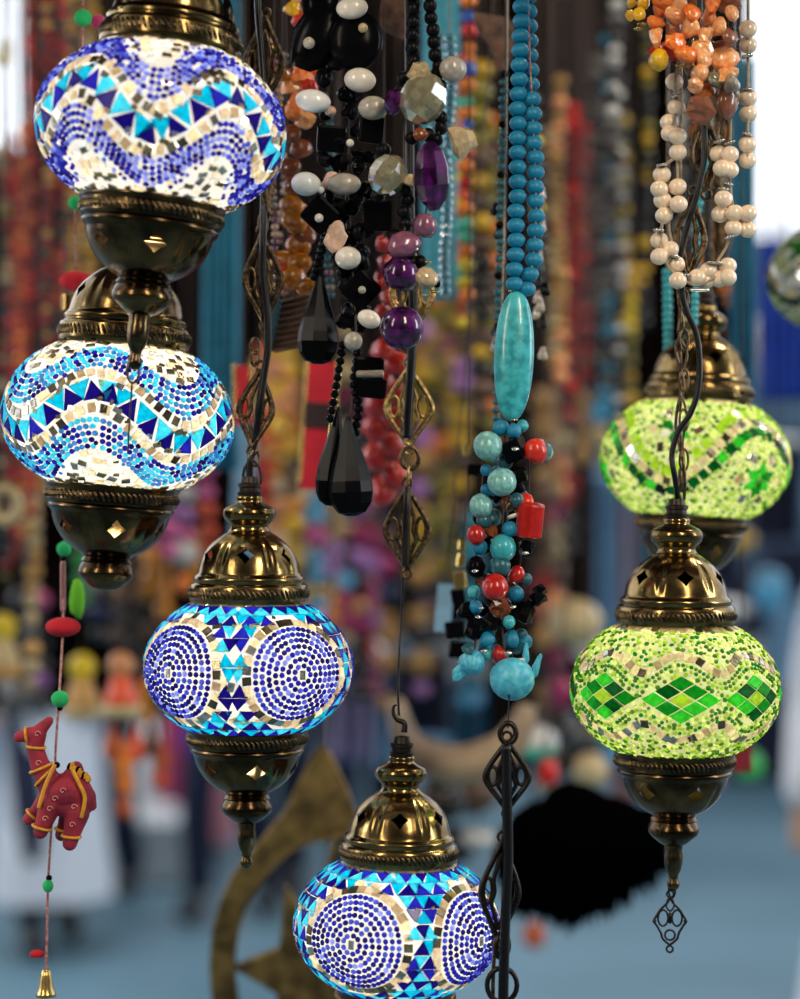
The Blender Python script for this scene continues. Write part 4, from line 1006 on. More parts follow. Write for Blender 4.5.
bead(FS, 'felt_ball', 'chip', 'felt_red', 38, 955, D+.01, 8, 4); bead(FS, 'cup_bead', 'tube', 'brass', 66, 303, D+.11, 5, 9, 5); bead(FS, 'cup_bead', 'tube', 'brass', 78, 300, D+.11, 5, 9, 5)

def skin(name, joints, edges, mat, parent=None, loc=(0, 0, 0), sub=2, root=0):
    """one continuous body grown along a skeleton of (x, y, z, rx, ry)"""
    me = bpy.data.meshes.new(name); me.from_pydata([j[:3] for j in joints], edges, []); me.materials.append(M[mat])
    o = bpy.data.objects.new(name, me); C.objects.link(o)
    if parent: o.parent = parent
    o.location = loc
    sk = o.modifiers.new('skin', 'SKIN')
    for i, j in enumerate(joints):
        v = me.skin_vertices[0].data[i]; v.radius = (j[3], j[4] if len(j) > 4 else j[3]); v.use_root = (i == root)
    sk.use_smooth_shade = True; sk.branch_smoothing = .3
    ss = o.modifiers.new('smooth', 'SUBSURF'); ss.levels = sub; ss.render_levels = sub
    return o
D = 1.47; k = K(D)
CA = empty('camel_ornament', P(56, 790, D), 'small stuffed maroon cloth camel with yellow trim hanging on the string at lower left', 'ornament')
def cj(px, py, dy, r): return ((px-56)*k, dy*k, (790-py)*k, r*k, r*k)
mb = MB()
for chain in ([(60, 792, 0, 18), (72, 790, 0, 19), (82, 798, 0, 14)], [(64, 803, 0, 14), (78, 806, 0, 14)], [(54, 790, 0, 15), (48, 780, 0, 12.5), (40, 765, 0, 10), (35, 748, 0, 8.8), (38, 734, 0, 8.8), (27, 735, 0, 7), (19, 737, 0, 5.4)], [(40, 730, 0, 7), (49, 721, 0, 4.6)],
              [(51, 805, -7, 12), (46, 820, -8, 9), (42, 830, -8, 7.6)], [(46, 798, 6, 9), (36, 812, 7, 7.5), (28, 820, 7, 6.6)], [(78, 812, -6, 13), (74, 830, -7, 9), (71, 842, -7, 7.6)], [(70, 812, 6, 11), (64, 826, 8, 8), (60, 836, 8, 6.6)], [(74, 778, 0, 12), (76, 768, 0, 7)], [(88, 796, 0, 8), (92, 806, 0, 5)]):
    for a, b in zip(chain[:-1], chain[1:]):
        for t in np.linspace(0, 1, 7):
            q_ = [a[i]*(1-t)+b[i]*t for i in range(4)]; mb.add(xf(SPH[0], ((q_[0]-56)*k, q_[2]*k, (790-q_[1])*k), scale=(q_[3]*k,)*3), SPH[1], 'camel_red')
o = mb.build('body', CA); rm = o.modifiers.new('fuse', 'REMESH'); rm.mode = 'VOXEL'; rm.voxel_size = .0009; rm.use_smooth_shade = True
sm = o.modifiers.new('smooth', 'SMOOTH'); sm.factor = .5; sm.iterations = 3

def band(name, px, py, dy, r, ang, wire=1.6, mat='trim_yellow', el=1.0):
    mb = MB(); mb.add(*g_tube([(r*k*math.cos(a), el*r*k*math.sin(a), 0) for a in [2*PI*i/24 for i in range(24)]], wire*k, 6, True), mat)
    o = mb.build(name, CA, ((px-56)*k, dy*k, (790-py)*k)); o.rotation_euler = (0, ang, 0)
for a in ((36, 747, 0, 9, .1), (27, 735, 0, 7.6, 1.45), (41, 768, 0, 11.5, -.4), (45, 776, 0, 13, -.8), (43, 826, -8, 9, .3), (32, 816, 7, 8, .7), (72.5, 835, -7, 9.2, .1), (62, 831, 8, 8, .2)): band('yellow_band', *a)
for (pts) in ([(58, 762), (50, 780), (45, 795), (42, 805)], [(74, 765), (82, 780), (88, 795), (84, 815)]):
    mb = MB(); mb.add(*g_tube(smooth_path([((x-56)*k, -(19.5 if 770 < y < 800 else 17.5)*k, (790-y)*k) for x, y in pts], 6), 2.2*k, 6), 'trim_yellow'); mb.build('yellow_band', CA)
for i in range(9):
    bead(CA, 'tassel', 'rough', 'trim_yellow' if i % 3 else 'jet', 70+i*2.3+R.uniform(-1, 1), 765+i*1.9+R.uniform(-2, 2), D-.005, 3.2, 3.4)
for (x, y, dy) in [(40, 762, -10.5), (66, 788, -19.5), (53, 806, -19.5), (48, 816, -17.5), (39, 733, -9.5), (75, 822, -18), (77, 804, -19.5), (58, 796, -19)]:
    mb = MB(); mb.add(*g_tube([(r_*k*math.cos(t), 0, r_*k*math.sin(t)) for t, r_ in [(i*.5, 3.4-i*.22) for i in range(13)]], .55*k, 5), 'print_pink'); mb.build('paisley_print', CA, ((x-56)*k, dy*k, (790-y)*k))

# ================================================================== CRESCENT AND STAR
D = 2.05
CS = empty('brass_crescent', P(290, 900, D), 'large dull brass crescent and star ornament, out of focus behind the lowest lamp', 'ornament')
def plate(parent, name, pts, D, th, mat, closed=True, n=5, smooth=True):
    c = parent.location; q = [P(x, y, D)-c for x, y in pts]
    q = [(p.x, p.z) for p in q]
    if smooth: q = [(a[0], a[2]) for a in smooth_path([(x, 0, z) for x, z in q], n, True)]
    mb = MB(); V, Fc = g_prism(q, -th, th); mb.add(V, Fc, mat, False)
    o = mb.build(name, parent); o.location = (0, D-c.y, 0)
    b = o.modifiers.new('bevel', 'BEVEL'); b.width = .002; b.segments = 2; b.limit_method = 'ANGLE'
    return o
plate(CS, 'crescent', [(322, 745), (338, 768), (352, 800), (362, 835), (330, 838), (296, 850), (268, 875), (248, 905), (238, 940), (236, 975), (244, 1020), (262, 1060), (290, 1090), (262, 1085), (232, 1050), (214, 1005), (210, 960), (216, 915), (234, 872), (262, 838), (286, 808), (300, 780)], D, .007, 'old_brass')
st = []
for i in range(10):
    a = PI/2+i*PI/5+.25; r_ = 92 if i % 2 == 0 else 40
    st.append((304+r_*math.cos(a)*.8, 972-r_*math.sin(a)))
plate(CS, 'star', st, D+.01, .006, 'old_brass', smooth=False)
cordpart(CS, 'cord', [(338, -60, D), (336, 400, D), (325, 748, D)], 1.0, 'cord_dark'); cordpart(CS, 'support', [(335, 838, D+.01), (330, 870, D+.01), (318, 905, D+.01)], 5, 'old_brass')
for i in range(5): bead(CS, 'brass_knob', 'sphere', 'old_brass', 300+i*12, 842-i*1.5-(i*0), D-.010, 4, 4)

# ================================================================== SHAGGY BLACK PIECE AND WHAT HANGS ABOVE IT
pm('black_fur', (0.001, 0.001, 0.0012), 1.0, scale=200); M['black_fur'].node_tree.nodes['Principled BSDF'].inputs['Specular IOR Level'].default_value = 0.0; pm('horn', (0.38, 0.27, 0.16), 0.45, scale=12, col2=(0.14, 0.09, 0.06))
D = 2.35
mb = MB(); V, Fc = g_sphere(40, 26); rr = random.Random(3); k = K(D)
sil = []; FZ = lambda x, z: z*48 if z > 0 else z*(62-26*x)
for v in V:
    x, y, z = v
    w_ = 1+.12*math.sin(5*x+2)+.08*math.sin(9*z+x*4)
    sil.append((x*80*w_*(1.0+.10*z), y*45, FZ(x, z)*w_))
mb.add(np.array(sil)*k, Fc, 'black_fur')
for i in range(900):       # locks of hair
    v = Vector((rr.gauss(0, 1), rr.gauss(0, .6), rr.gauss(-.15, 1))).normalized()
    b = np.array((v.x*76, v.y*43, FZ(v.x, v.z)*.95))
    t = b*1.0+np.array((v.x*12+rr.uniform(-5, 5), v.y*8, -12-26*rr.random()**2))
    mb.add(np.array(g_tube([b*k*.94, (b+t)/2*k, t*k], lambda s: (6*(1-s)+.3)*k, 4)[0]), g_tube([b, (b+t)/2, t], 1, 4)[1], 'black_fur')
fur = mb.build('shaggy_bag', None, P(582, 838, D)); tag(fur, 'shaggy black fur bag, out of focus left of the emerald diamond lamp\'s bottom cup', 'bag')
mb = MB(); mb.add(*g_tube(smooth_path([(-50*k, 0, 35*k), (-20*k, 0, 200*k), (0, 0, 500*k), (0, 0, 898*k)], 6), 1.2*k, 5), 'cord_dark'); mb.build('strap', fur)
mb = MB(); D = 2.5; k = K(D)
mb.add(*g_tube(smooth_path([((x-470)*k, dy*k, (770-y)*k) for x, y, dy in [(395, 700, 0), (405, 738, 0), (425, 757, 0), (460, 765, 0), (500, 752, 0), (520, 728, 0), (528, 705, 0)]], 8), lambda t: (8+12*math.sin(PI*t))*k, 12), 'horn')
for x_, y_ in ((400, 715), (524, 716)): mb.add(*g_tube([((x_-470)*k, 0, (770-y_)*k), ((x_-470)*k, 0, 500*k), ((x_-470)*k, 0, 830*k)], 1.0*k, 5), 'cord_dark')
tag(mb.build('horn', None, P(470, 770, D)), 'curved pale and brown horn, out of focus above the lowest lamp', 'horn')
# ================================================================== BACKGROUND GOODS
RB = random.Random(21)
BC = {'dred': (0.22, 0.012, 0.010), 'red': (0.50, 0.02, 0.015), 'rust': (0.42, 0.08, 0.02), 'orange': (0.85, 0.22, 0.02), 'tan': (0.55, 0.34, 0.16), 'brown': (0.14, 0.07, 0.035), 'dbrown': (0.015, 0.008, 0.005),
      'gold_y': (0.70, 0.42, 0.03), 'yellow': (0.85, 0.62, 0.03), 'olive': (0.20, 0.17, 0.03), 'cream': (0.85, 0.72, 0.52), 'white': (0.70, 0.69, 0.66), 'pink': (0.80, 0.28, 0.50), 'lilac': (0.55, 0.36, 0.62), 'magenta': (0.30, 0.03, 0.10),
      'sky': (0.20, 0.45, 0.68), 'blue': (0.02, 0.10, 0.50), 'navy': (0.01, 0.02, 0.10), 'teal': (0.01, 0.17, 0.27), 'aqua': (0.08, 0.45, 0.55), 'mint': (0.16, 0.60, 0.42), 'green': (0.04, 0.38, 0.08), 'grey': (0.14, 0.13, 0.12), 'dgrey': (0.02, 0.02, 0.022),
      'black': (0.006, 0.006, 0.007), 'peach': (0.85, 0.45, 0.28), 'amberb': (0.70, 0.28, 0.03), 'coral': (0.75, 0.12, 0.06)}
for n_, c_ in BC.items():
    lo_ = min(c_); c_ = tuple(max(0.0, (v-lo_*.6)*(1.25 if max(c_) < .7 else 1.08)) if max(c_)-lo_ > .15 else v*.8 for v in c_)
    pm('b_'+n_, c_, 0.2, scale=8, var=.45)
ORD = ['first', 'second', 'third', 'fourth', 'fifth', 'sixth', 'seventh', 'eighth', 'ninth', 'tenth', 'eleventh', 'twelfth']
CN = dict(dred='dark red', rust='rust', gold_y='gold', dbrown='dark brown', dgrey='dark grey', sky='pale blue', amberb='amber')
def ulabel(xs, i, pal, what, where):
    cs_ = list(dict.fromkeys(CN.get(c_, c_) for c_ in pal))[:2]
    return '%s %s, %s from left %s' % (' and '.join(cs_), what, ORD[sorted(xs).index(xs[i])], where)
def strand(name, px, y0, y1, D, r, pal, label, group=None, cat='necklace', sway=2.0, shape='s', gap=1.0, top=-60):
    """one hanging string of beads as one mesh"""
    c = P(px, top, D); mb = MB(); k = K(D); y = y0; ph = RB.uniform(0, 6); path = []
    while y < y1:
        rr = r*RB.uniform(.75, 1.2); x = px+sway*math.sin((y-y0)*.02+ph)
        sq = RB.uniform(.7, 1.0); p = P(x+RB.uniform(-1, 1)*r*.12, y, D)-c
        V, Fc = SPHL if shape != 'c' else SHAPES['rough'][0]
        mb.add(xf(V, tuple(p), (RB.uniform(-1, 1), RB.uniform(-.4, .4), 0) if shape == 'c' else None, (rr*k, rr*k*.9, rr*k*sq)), Fc, 'b_'+RB.choice(pal), shape != 'c')
        y += rr*(1+sq)*gap
    mb.add(*g_tube([(0, 0, 0), tuple(P(px, (y0+top)/2, D)-c), tuple(P(px+sway*math.sin(ph), y0, D)-c), tuple(P(px, (y0+y1)/2, D)-c), tuple(P(px, y1, D)-c)], .9*k, 5), 'cord_dark')
    return tag(mb.build(name, None, c), label, cat, group)

# left: coral red curtain of strands
n = 0
G0 = [(22, 130, 545, 2.6, 6, ['rust', 'orange', 'dred', 'rust']), (30, -50, 520, 2.4, 5.5, ['dred', 'dred', 'rust', 'red']), (39, -50, 545, 2.7, 5.5, ['dred', 'dbrown', 'dred']), (48, -50, 500, 2.3, 5, ['dred', 'brown', 'dred', 'tan']), (57, -50, 420, 2.6, 6, ['dbrown', 'dred', 'rust']),
                               (66, -50, 480, 2.4, 5, ['dred', 'brown', 'dred', 'red']), (13, 140, 560, 2.8, 6.5, ['dred', 'red', 'rust']), (4, 150, 580, 2.5, 5.5, ['dgrey', 'olive', 'dred', 'cream'])]
for i, (x, y0, y1, D, r, pal) in enumerate(G0):
    strand('bead_strand', x, y0, y1, D, r, pal, ulabel([q[0]+q[1]*.001 for q in G0], i, pal, 'bead strand', 'in far left curtain'), 'dark red bead strands at the far left')
G1 = [(76, -50, 330, 2.6, 5, ['tan', 'brown', 'tan', 'gold_y']), (86, -50, 320, 2.5, 4.5, ['tan', 'brown', 'cream']), (93, -50, 300, 2.7, 5, ['gold_y', 'tan', 'brown']), (70, -50, 300, 2.3, 4, ['brown', 'tan', 'grey'])]
for i, (x, y0, y1, D, r, pal) in enumerate(G1):
    strand('bead_strand', x, y0, y1, D, r, pal, ulabel([q[0]+q[1]*.001 for q in G1], i, pal, 'bead strand', 'behind the highest lamp'), 'tan bead strands behind the highest lamp')
for (x, y0, y1, D, r) in [(17, 20, 60, 2.7, 10)]: strand('bauble_string', 6, 46, 62, 2.7, 9, ['yellow'], 'yellow bauble at the upper left edge, out of focus', None, 'ornament')
for (x, y0, y1, lb) in [(36, 470, 590, 'short'), (30, 500, 700, 'long')]: strand('bead_strand', x, y0, y1, 2.5, 8, ['tan', 'cream', 'grey'], lb+' pale shell bead strand hanging left of the turquoise lamp\'s bottom cup', 'pale shell strands at left')
o = empty('shell_ring', P(5, 505, 2.2), 'cream ring shaped shell cut by the left edge, left of the turquoise lamp\'s cup', 'ornament')
k = K(2.2); mb = MB(); mb.add(*g_tube([(13*k*math.cos(a), 0, 16*k*math.sin(a)) for a in [2*PI*i/20 for i in range(20)]], 6*k, 8, True), 'b_cream'); mb.build('ring', o)
mb = MB(); mb.add(*g_tube([(0, 0, 16*k), (0, 0, 300*k), (0, 0, 565*k)], .9*k, 5), 'cord_dark'); mb.build('cord', o)
# blue tassels / scarves
def scarf(px, y0, y1, w_, D, mat, label, cat='scarf', top=-60, folds=5):
    k = K(D); mb = MB(); nx, nz = 24, 16; V = []; H = (y1-y0)
    for j in range(nz+1):
        for i in range(nx+1):
            u = i/nx; t = j/nz
            V.append(((u-.5)*w_*(1+.08*math.sin(3*t+px))*k, (w_*.13*math.sin(u*folds*2*PI+t*1.5)+2*math.sin(t*5))*k, -t*H*k))
    Fc = [(j*(nx+1)+i, j*(nx+1)+i+1, (j+1)*(nx+1)+i+1, (j+1)*(nx+1)+i) for j in range(nz) for i in range(nx)]
    mb.add(V, Fc, mat)
    o = mb.build('hanging_'+cat, None, P(px, y0, D)); s_ = o.modifiers.new('thick', 'SOLIDIFY'); s_.thickness = .002
    if y0 > top+5:
        m2 = MB(); m2.add(*g_tube([(0, 0, 0), (0, 0, (y0-top)/2*k), (0, 0, (y0-top)*k)], 1.2*k, 5), 'cord_dark'); m2.build('cord', o)
    return tag(o, label, cat)
cmat = lambda n, c, r=.8, **kw: pm(n, c, r, **kw)
cmat('cloth_teal', (0.01, 0.16, 0.27), scale=60); cmat('cloth_aqua', (0.10, 0.45, 0.58), scale=90, col2=(0.05, 0.30, 0.42)); cmat('cloth_blue', (0.005, 0.05, 0.42), scale=30); cmat('cloth_sky', (0.25, 0.45, 0.66), scale=30)
cmat('cloth_lilac', (0.50, 0.40, 0.66), scale=20); cmat('cloth_white', (0.80, 0.82, 0.88), scale=20, var=.1); cmat('cloth_pink', (0.65, 0.25, 0.30), scale=20); cmat('cloth_navy', (0.01, 0.015, 0.05), scale=20); cmat('cloth_magenta', (0.45, 0.03, 0.12), scale=20); cmat('wood_red', (0.30, 0.07, 0.03), scale=20)
scarf(220, -60, 470, 34, 2.3, 'cloth_teal', 'long teal blue scarf hanging between the two wave lamps and the chain'); scarf(440, -60, 300, 32, 2.1, 'cloth_aqua', 'speckled aqua scarf hanging behind the smoky crystal beads')
scarf(742, 60, 470, 22, 2.2, 'cloth_teal', 'narrow teal scarf hanging right of the creamy pearl necklace'); scarf(243, 425, 560, 22, 2.6, 'cloth_sky', 'pale blue scarf end hanging right of the turquoise lamp', top=-60)
scarf(786, 240, 400, 50, 3.2, 'cloth_blue', 'cobalt blue scarf below the edge lamp at the right', top=-60)
# multi coloured strand and dark carved things around x 470
for (x, y0, y1, D, r, pal, lab) in [(467, -50, 300, 1.95, 7.5, ['red', 'orange', 'yellow', 'mint', 'coral', 'blue', 'orange'], 'red, yellow and mint bead strand left of the turquoise beads, out of focus'),
                                    (460, 60, 330, 2.1, 6, ['yellow', 'mint', 'rust', 'orange', 'red'], 'second yellow and mint bead strand left of the turquoise beads, further back'),
                                    (481, 70, 420, 2.4, 11, ['olive', 'brown', 'gold_y', 'dbrown'], 'olive brown bead strand between the aqua scarf and the turquoise beads'),
                                    (493, 120, 460, 2.6, 9, ['olive', 'orange', 'brown', 'olive'], 'thick brown bead strand with orange beads just left of the turquoise beads'),
                                    (560, 80, 390, 2.5, 7, ['tan', 'tan', 'peach'], 'tan bead strand right of the turquoise beads'),
                                    (552, 130, 380, 2.6, 6, ['tan', 'brown', 'cream'], 'slim tan and cream strand right beside the turquoise beads'),
                                    (572, 110, 400, 2.7, 8.5, ['dred', 'red', 'dred'], 'dark red round bead strand in the middle right background'),
                                    (583, 130, 380, 2.75, 8, ['dred', 'rust', 'red', 'dred'], 'second dark red round bead strand in the middle right background'),
                                    (597, 60, 400, 2.7, 6.5, ['grey', 'dgrey', 'grey'], 'dark grey bead strand right of the dark red round beads'),
                                    (609, 40, 420, 2.8, 6.5, ['dgrey', 'grey', 'teal'], 'charcoal bead strand with teal beads right of the grey strand'),
                                    (621, 80, 430, 2.6, 6, ['dgrey', 'olive', 'dgrey', 'white'], 'charcoal and white bead strand left of the yellow strand'),
                                    (632, 270, 400, 2.7, 7, ['yellow', 'gold_y', 'olive'], 'yellow bead strand left of the rear green lamp cap'),
                                    (625, 120, 330, 2.9, 7, ['gold_y', 'olive', 'dbrown'], 'olive gold bead strand above the yellow strand'),
                                    (646, 30, 330, 2.6, 6, ['olive', 'dbrown', 'gold_y', 'dgrey'], 'dark olive bead strand left of the creamy pearls'),
                                    (615, -50, 190, 2.3, 8, ['grey', 'tan', 'white', 'dgrey'], 'grey and white stone strand near the top right'),
                                    (536, 100, 300, 2.0, 8, ['dbrown', 'yellow', 'dgrey'], 'dark strand with one yellow bead just right of the turquoise beads'),
                                    (700, -50, 280, 2.6, 7, ['dbrown', 'dgrey', 'orange'], 'dark strand with orange beads behind the creamy pearls'),
                                    (723, 60, 300, 2.8, 7, ['orange', 'tan', 'brown', 'dgrey'], 'orange and brown strand behind the right half of the pearls'),
                                    (680, -50, 280, 2.8, 6, ['dgrey', 'white', 'dbrown', 'dgrey'], 'black and white strand behind the left half of the pearls'),
                                    (736, 300, 380, 2.6, 9, ['orange', 'peach', 'orange'], 'short orange strand right of the rear green lamp\'s cap')]:
    strand('bead_strand', x, y0, y1, D, r, pal, lab)
# amber and peach strings behind the roundel lamp chain
G2 = [(262, 350, 600, 9, ['peach', 'red', 'cream', 'coral']), (276, 330, 620, 11, ['amberb', 'yellow', 'peach', 'amberb', 'cream']), (290, 350, 600, 11, ['gold_y', 'amberb', 'peach', 'brown']), (302, 480, 610, 10, ['cream', 'amberb', 'brown']),
                                         (285, 340, 470, 8, ['yellow', 'cream', 'amberb'])]
for i, (x, y0, y1, r, pal) in enumerate(G2):
    strand('bauble_string', x, y0, y1, 2.9+.08*i, r, pal, ulabel([q[0]+q[1]*.001 for q in G2], i, pal, 'bauble string', 'behind roundel lamp chain'), 'amber and peach bauble strings', 'ornament', shape='c' if i % 2 else 's')
G3 = [(318, 500, 640, 10, ['sky', 'pink', 'cream', 'sky']), (332, 500, 690, 10, ['sky', 'lilac', 'amberb', 'tan']), (345, 330, 640, 11, ['sky', 'dbrown', 'cream', 'magenta']), (358, 420, 700, 12, ['lilac', 'magenta', 'tan', 'dbrown']), (372, 500, 700, 12, ['magenta', 'brown', 'red', 'lilac']),
                                         (386, 520, 720, 12, ['brown', 'magenta', 'navy', 'tan']), (420, 330, 700, 12, ['lilac', 'olive', 'dbrown', 'tan', 'gold_y']), (436, 300, 650, 11, ['gold_y', 'olive', 'brown', 'dbrown', 'orange']), (450, 280, 600, 11, ['olive', 'olive', 'gold_y', 'pink', 'brown']), (430, 560, 640, 14, ['lilac', 'lilac', 'white'])]
for i, (x, y0, y1, r, pal) in enumerate(G3):
    strand('bauble_string', x, y0, y1, 3.1+.07*i, r, pal, ulabel([q[0]+q[1]*.001 for q in G3], i, pal, 'bauble string', 'in the blurred centre'), 'lilac and magenta bauble strings', 'ornament', shape='c' if i % 3 == 1 else 's')
G4 = [(460, 300, 520, 11, ['olive', 'gold_y', 'brown', 'lilac']), (545, 400, 640, 12, ['brown', 'tan', 'dred', 'dbrown']), (556, 420, 760, 12, ['tan', 'cream', 'brown', 'magenta', 'peach']), (568, 380, 560, 9, ['brown', 'dbrown', 'red']), (580, 400, 460, 11, ['tan', 'cream', 'brown']),
                                         (545, 640, 790, 13, ['brown', 'dbrown', 'tan', 'red']), (470, 520, 720, 12, ['sky', 'aqua', 'teal', 'brown']), (600, 390, 460, 12, ['white', 'cream', 'sky'])]
for i, (x, y0, y1, r, pal) in enumerate(G4):
    strand('bauble_string', x, y0, y1, 3.1+.07*i, r, pal, ulabel([q[0]+q[1]*.001 for q in G4], i, pal, 'bauble string', 'around turquoise cluster'), 'brown and tan bauble strings', 'ornament', shape='c' if i % 2 else 's')
# lower left: bright baubles, birds and orange pods
G5 = [(165, 490, 560, 12, ['pink', 'pink', 'lilac']), (185, 470, 570, 13, ['pink', 'lilac', 'pink', 'white']), (205, 470, 560, 11, ['red', 'coral', 'pink']), (152, 500, 560, 10, ['amberb', 'orange', 'pink'])]
for i, (x, y0, y1, r, pal) in enumerate(G5):
    strand('pompom_string', x, y0, y1, 2.7+.06*i, r, pal, ulabel([q[0]+q[1]*.001 for q in G5], i, pal, 'pompom string', 'beside roundel lamp cap'), 'pink pompom strings', 'ornament')
G6 = [(130, 560, 640, 11, ['brown', 'amberb', 'orange', 'dbrown']), (148, 560, 730, 10, ['orange', 'brown', 'amberb', 'dbrown']), (118, 570, 650, 10, ['amberb', 'brown', 'dbrown']), (165, 560, 620, 11, ['orange', 'tan', 'amberb']), (185, 560, 600, 11, ['orange', 'amberb', 'tan']), (200, 540, 590, 10, ['amberb', 'brown'])]
for i, (x, y0, y1, r, pal) in enumerate(G6):
    strand('bead_strand', x, y0, y1, 2.8+.06*i, r, pal, ulabel([q[0]+q[1]*.001 for q in G6], i, pal, 'bead strand', 'beside roundel lamp'), 'orange brown strands beside the roundel lamp', shape='c' if i % 2 else 's')
G7 = [(20, 600, 720, 14, ['dgrey', 'black', 'grey']), (40, 600, 720, 12, ['grey', 'lilac', 'dgrey', 'pink']), (100, 590, 640, 12, ['navy', 'dgrey', 'grey']), (8, 640, 720, 13, ['black', 'grey', 'white']), (85, 560, 600, 9, ['green', 'green'])]
for i, (x, y0, y1, r, pal) in enumerate(G7):
    strand('bauble_string', x, y0, y1, 2.9+.06*i, r, pal, ulabel([q[0]+q[1]*.001 for q in G7], i, pal, 'bauble string', 'above the cloth camel'), 'grey bauble strings above the camel', 'ornament')
def figurine(x, y, D, top, body, base, label):
    o = empty('figurine', P(x, y, D), label, 'ornament'); k = K(D)
    mb = MB(); mb.add(*g_lathe([(a*k, b*k) for a, b in [(10, 2), (12, -6), (17, -18), (19, -24), (16, -27)]], 20), 'b_'+body); mb.build('body', o)
    mb = MB(); mb.add(xf(SPH[0], (0, 0, 13*k), scale=(14*k, 14*k, 14*k)), SPH[1], 'b_'+top); mb.build('head', o)
    mb = MB(); mb.add(*g_lathe([(a*k, b*k) for a, b in [(19, -26), (21, -30), (19, -38), (12, -40)]], 20), 'b_'+base); mb.build('base', o)
    mb = MB(); mb.add(*g_tube([(0, 0, 26*k), (0, 0, 300*k), (0, 0, (y+60)*k)], .9*k, 5), 'cord_dark'); mb.build('cord', o)
figurine(121, 678, 2.5, 'peach', 'coral', 'cream', 'peach and cream hanging figurine, left of the roundel lamp and beside a green felt ball')
figurine(82, 680, 2.7, 'yellow', 'tan', 'cream', 'yellow headed hanging figurine right above the camel')
figurine(3, 640, 2.7, 'yellow', 'cream', 'tan', 'cream and yellow hanging figurine at the left edge above the camel')
for i, (x, y) in enumerate([(112, 740), (124, 755), (136, 742), (150, 738), (162, 752), (126, 775), (160, 770), (118, 762), (125, 800)]):
    m = MB(); k = K(2.6); V, Fc = g_drop(); m.add(xf(V, scale=(9*k, 8*k, 20*k)), Fc, 'b_'+['rust', 'orange', 'coral', 'brown'][i % 4], False)
    m.add(*g_tube([(0, 0, 18*k), (0, 0, 300*k), (0, 0, (y+60)*k)], .8*k, 5), 'cord_dark')
    tag(m.build('seed_pod', None, P(x, y, 2.6+.02*i)), ['rust', 'orange', 'coral', 'brown'][i % 4]+' seed pod right of the camel, '+['leftmost of the top row', 'second of the top row', 'third of the top row', 'fourth of the top row', 'rightmost of the top row', 'left one of the middle row', 'right one of the middle row', 'outer left and small, below the top row', 'lowest of them all'][i], 'ornament', 'orange brown seed pods')
# mushroom shaped white and green bauble, shells and horn pieces around x 535..610
def ball(name, x, y, D, a, b, mat, label, cat='ornament', group=None, mat2=None):
    c = P(x, y, D); k = K(D); mb = MB(); mb.add(xf(SPHH[0], scale=(a*k, a*k, b*k)), SPHH[1], 'b_'+mat)
    if mat2:
        mb2 = [f for f in range(len(mb.f))]; j = mb.mi('b_'+mat2)
        for f in mb2:
            if sum(mb.v[q][2] for q in mb.f[f])/len(mb.f[f]) < -.15*b*k: mb.m[f] = j
    mb.add(*g_tube([(0, 0, b*k*.9), (0, 0, 300*k), (0, 0, (y+60)*k)], .8*k, 5), 'cord_dark')
    return tag(mb.build(name, None, c), label, cat, group)
ball('bauble', 535, 742, 2.7, 24, 18, 'white', 'white bauble with green lower half, left of the emerald diamond lamp', mat2='mint')
ball('bauble', 548, 772, 2.5, 11, 14, 'red', 'bright red bauble under the white and green bauble')
ball('shell', 575, 622, 2.9, 28, 24, 'cream', 'large pale cream shell between the turquoise cluster and the emerald lamp')
ball('shell', 592, 650, 3.12, 20, 16, 'white', 'white shell touching the large cream shell from below right')
ball('shell', 555, 608, 3.1, 16, 18, 'peach', 'peach shell above left of the large cream shell')
ball('bauble', 560, 690, 3.02, 13, 16, 'magenta', 'magenta bauble below the cream shells'); ball('bauble', 590, 770, 2.8, 18, 18, 'cream', 'cream bauble just above the shaggy black bag'); ball('bauble', 586, 735, 2.9, 16, 12, 'grey', 'grey bauble left of the emerald lamp\'s bottom')
ball('bauble', 614, 752, 3.0, 10, 14, 'sky', 'pale blue bauble below left of the emerald lamp'); ball('bauble', 500, 765, 2.9, 18, 20, 'dbrown', 'dark brown bauble beside the black openwork chain'); ball('bauble', 440, 800, 3.0, 26, 24, 'dbrown', 'large dark brown bauble under the curved horn')
ball('bauble', 560, 730, 3.1, 22, 22, 'dgrey', 'dark grey bauble between the white green bauble and emerald lamp'); ball('bauble', 478, 838, 3.0, 18, 10, 'white', 'flat white bauble right of the lowest lamp\'s cap')
ball('bauble', 470, 790, 3.15, 30, 26, 'brown', 'brown bauble between the horn and the black openwork chain'); ball('bauble', 455, 845, 3.2, 22, 20, 'dbrown', 'dark bauble right of the lowest lamp\'s cap, beneath the others')
ball('bauble', 545, 893, 3.2, 12, 12, 'rust', 'small rust brown bauble below the shaggy black bag'); ball('bauble', 534, 935, 3.3, 12, 14, 'rust', 'lowest rust brown bauble, near the bottom edge')
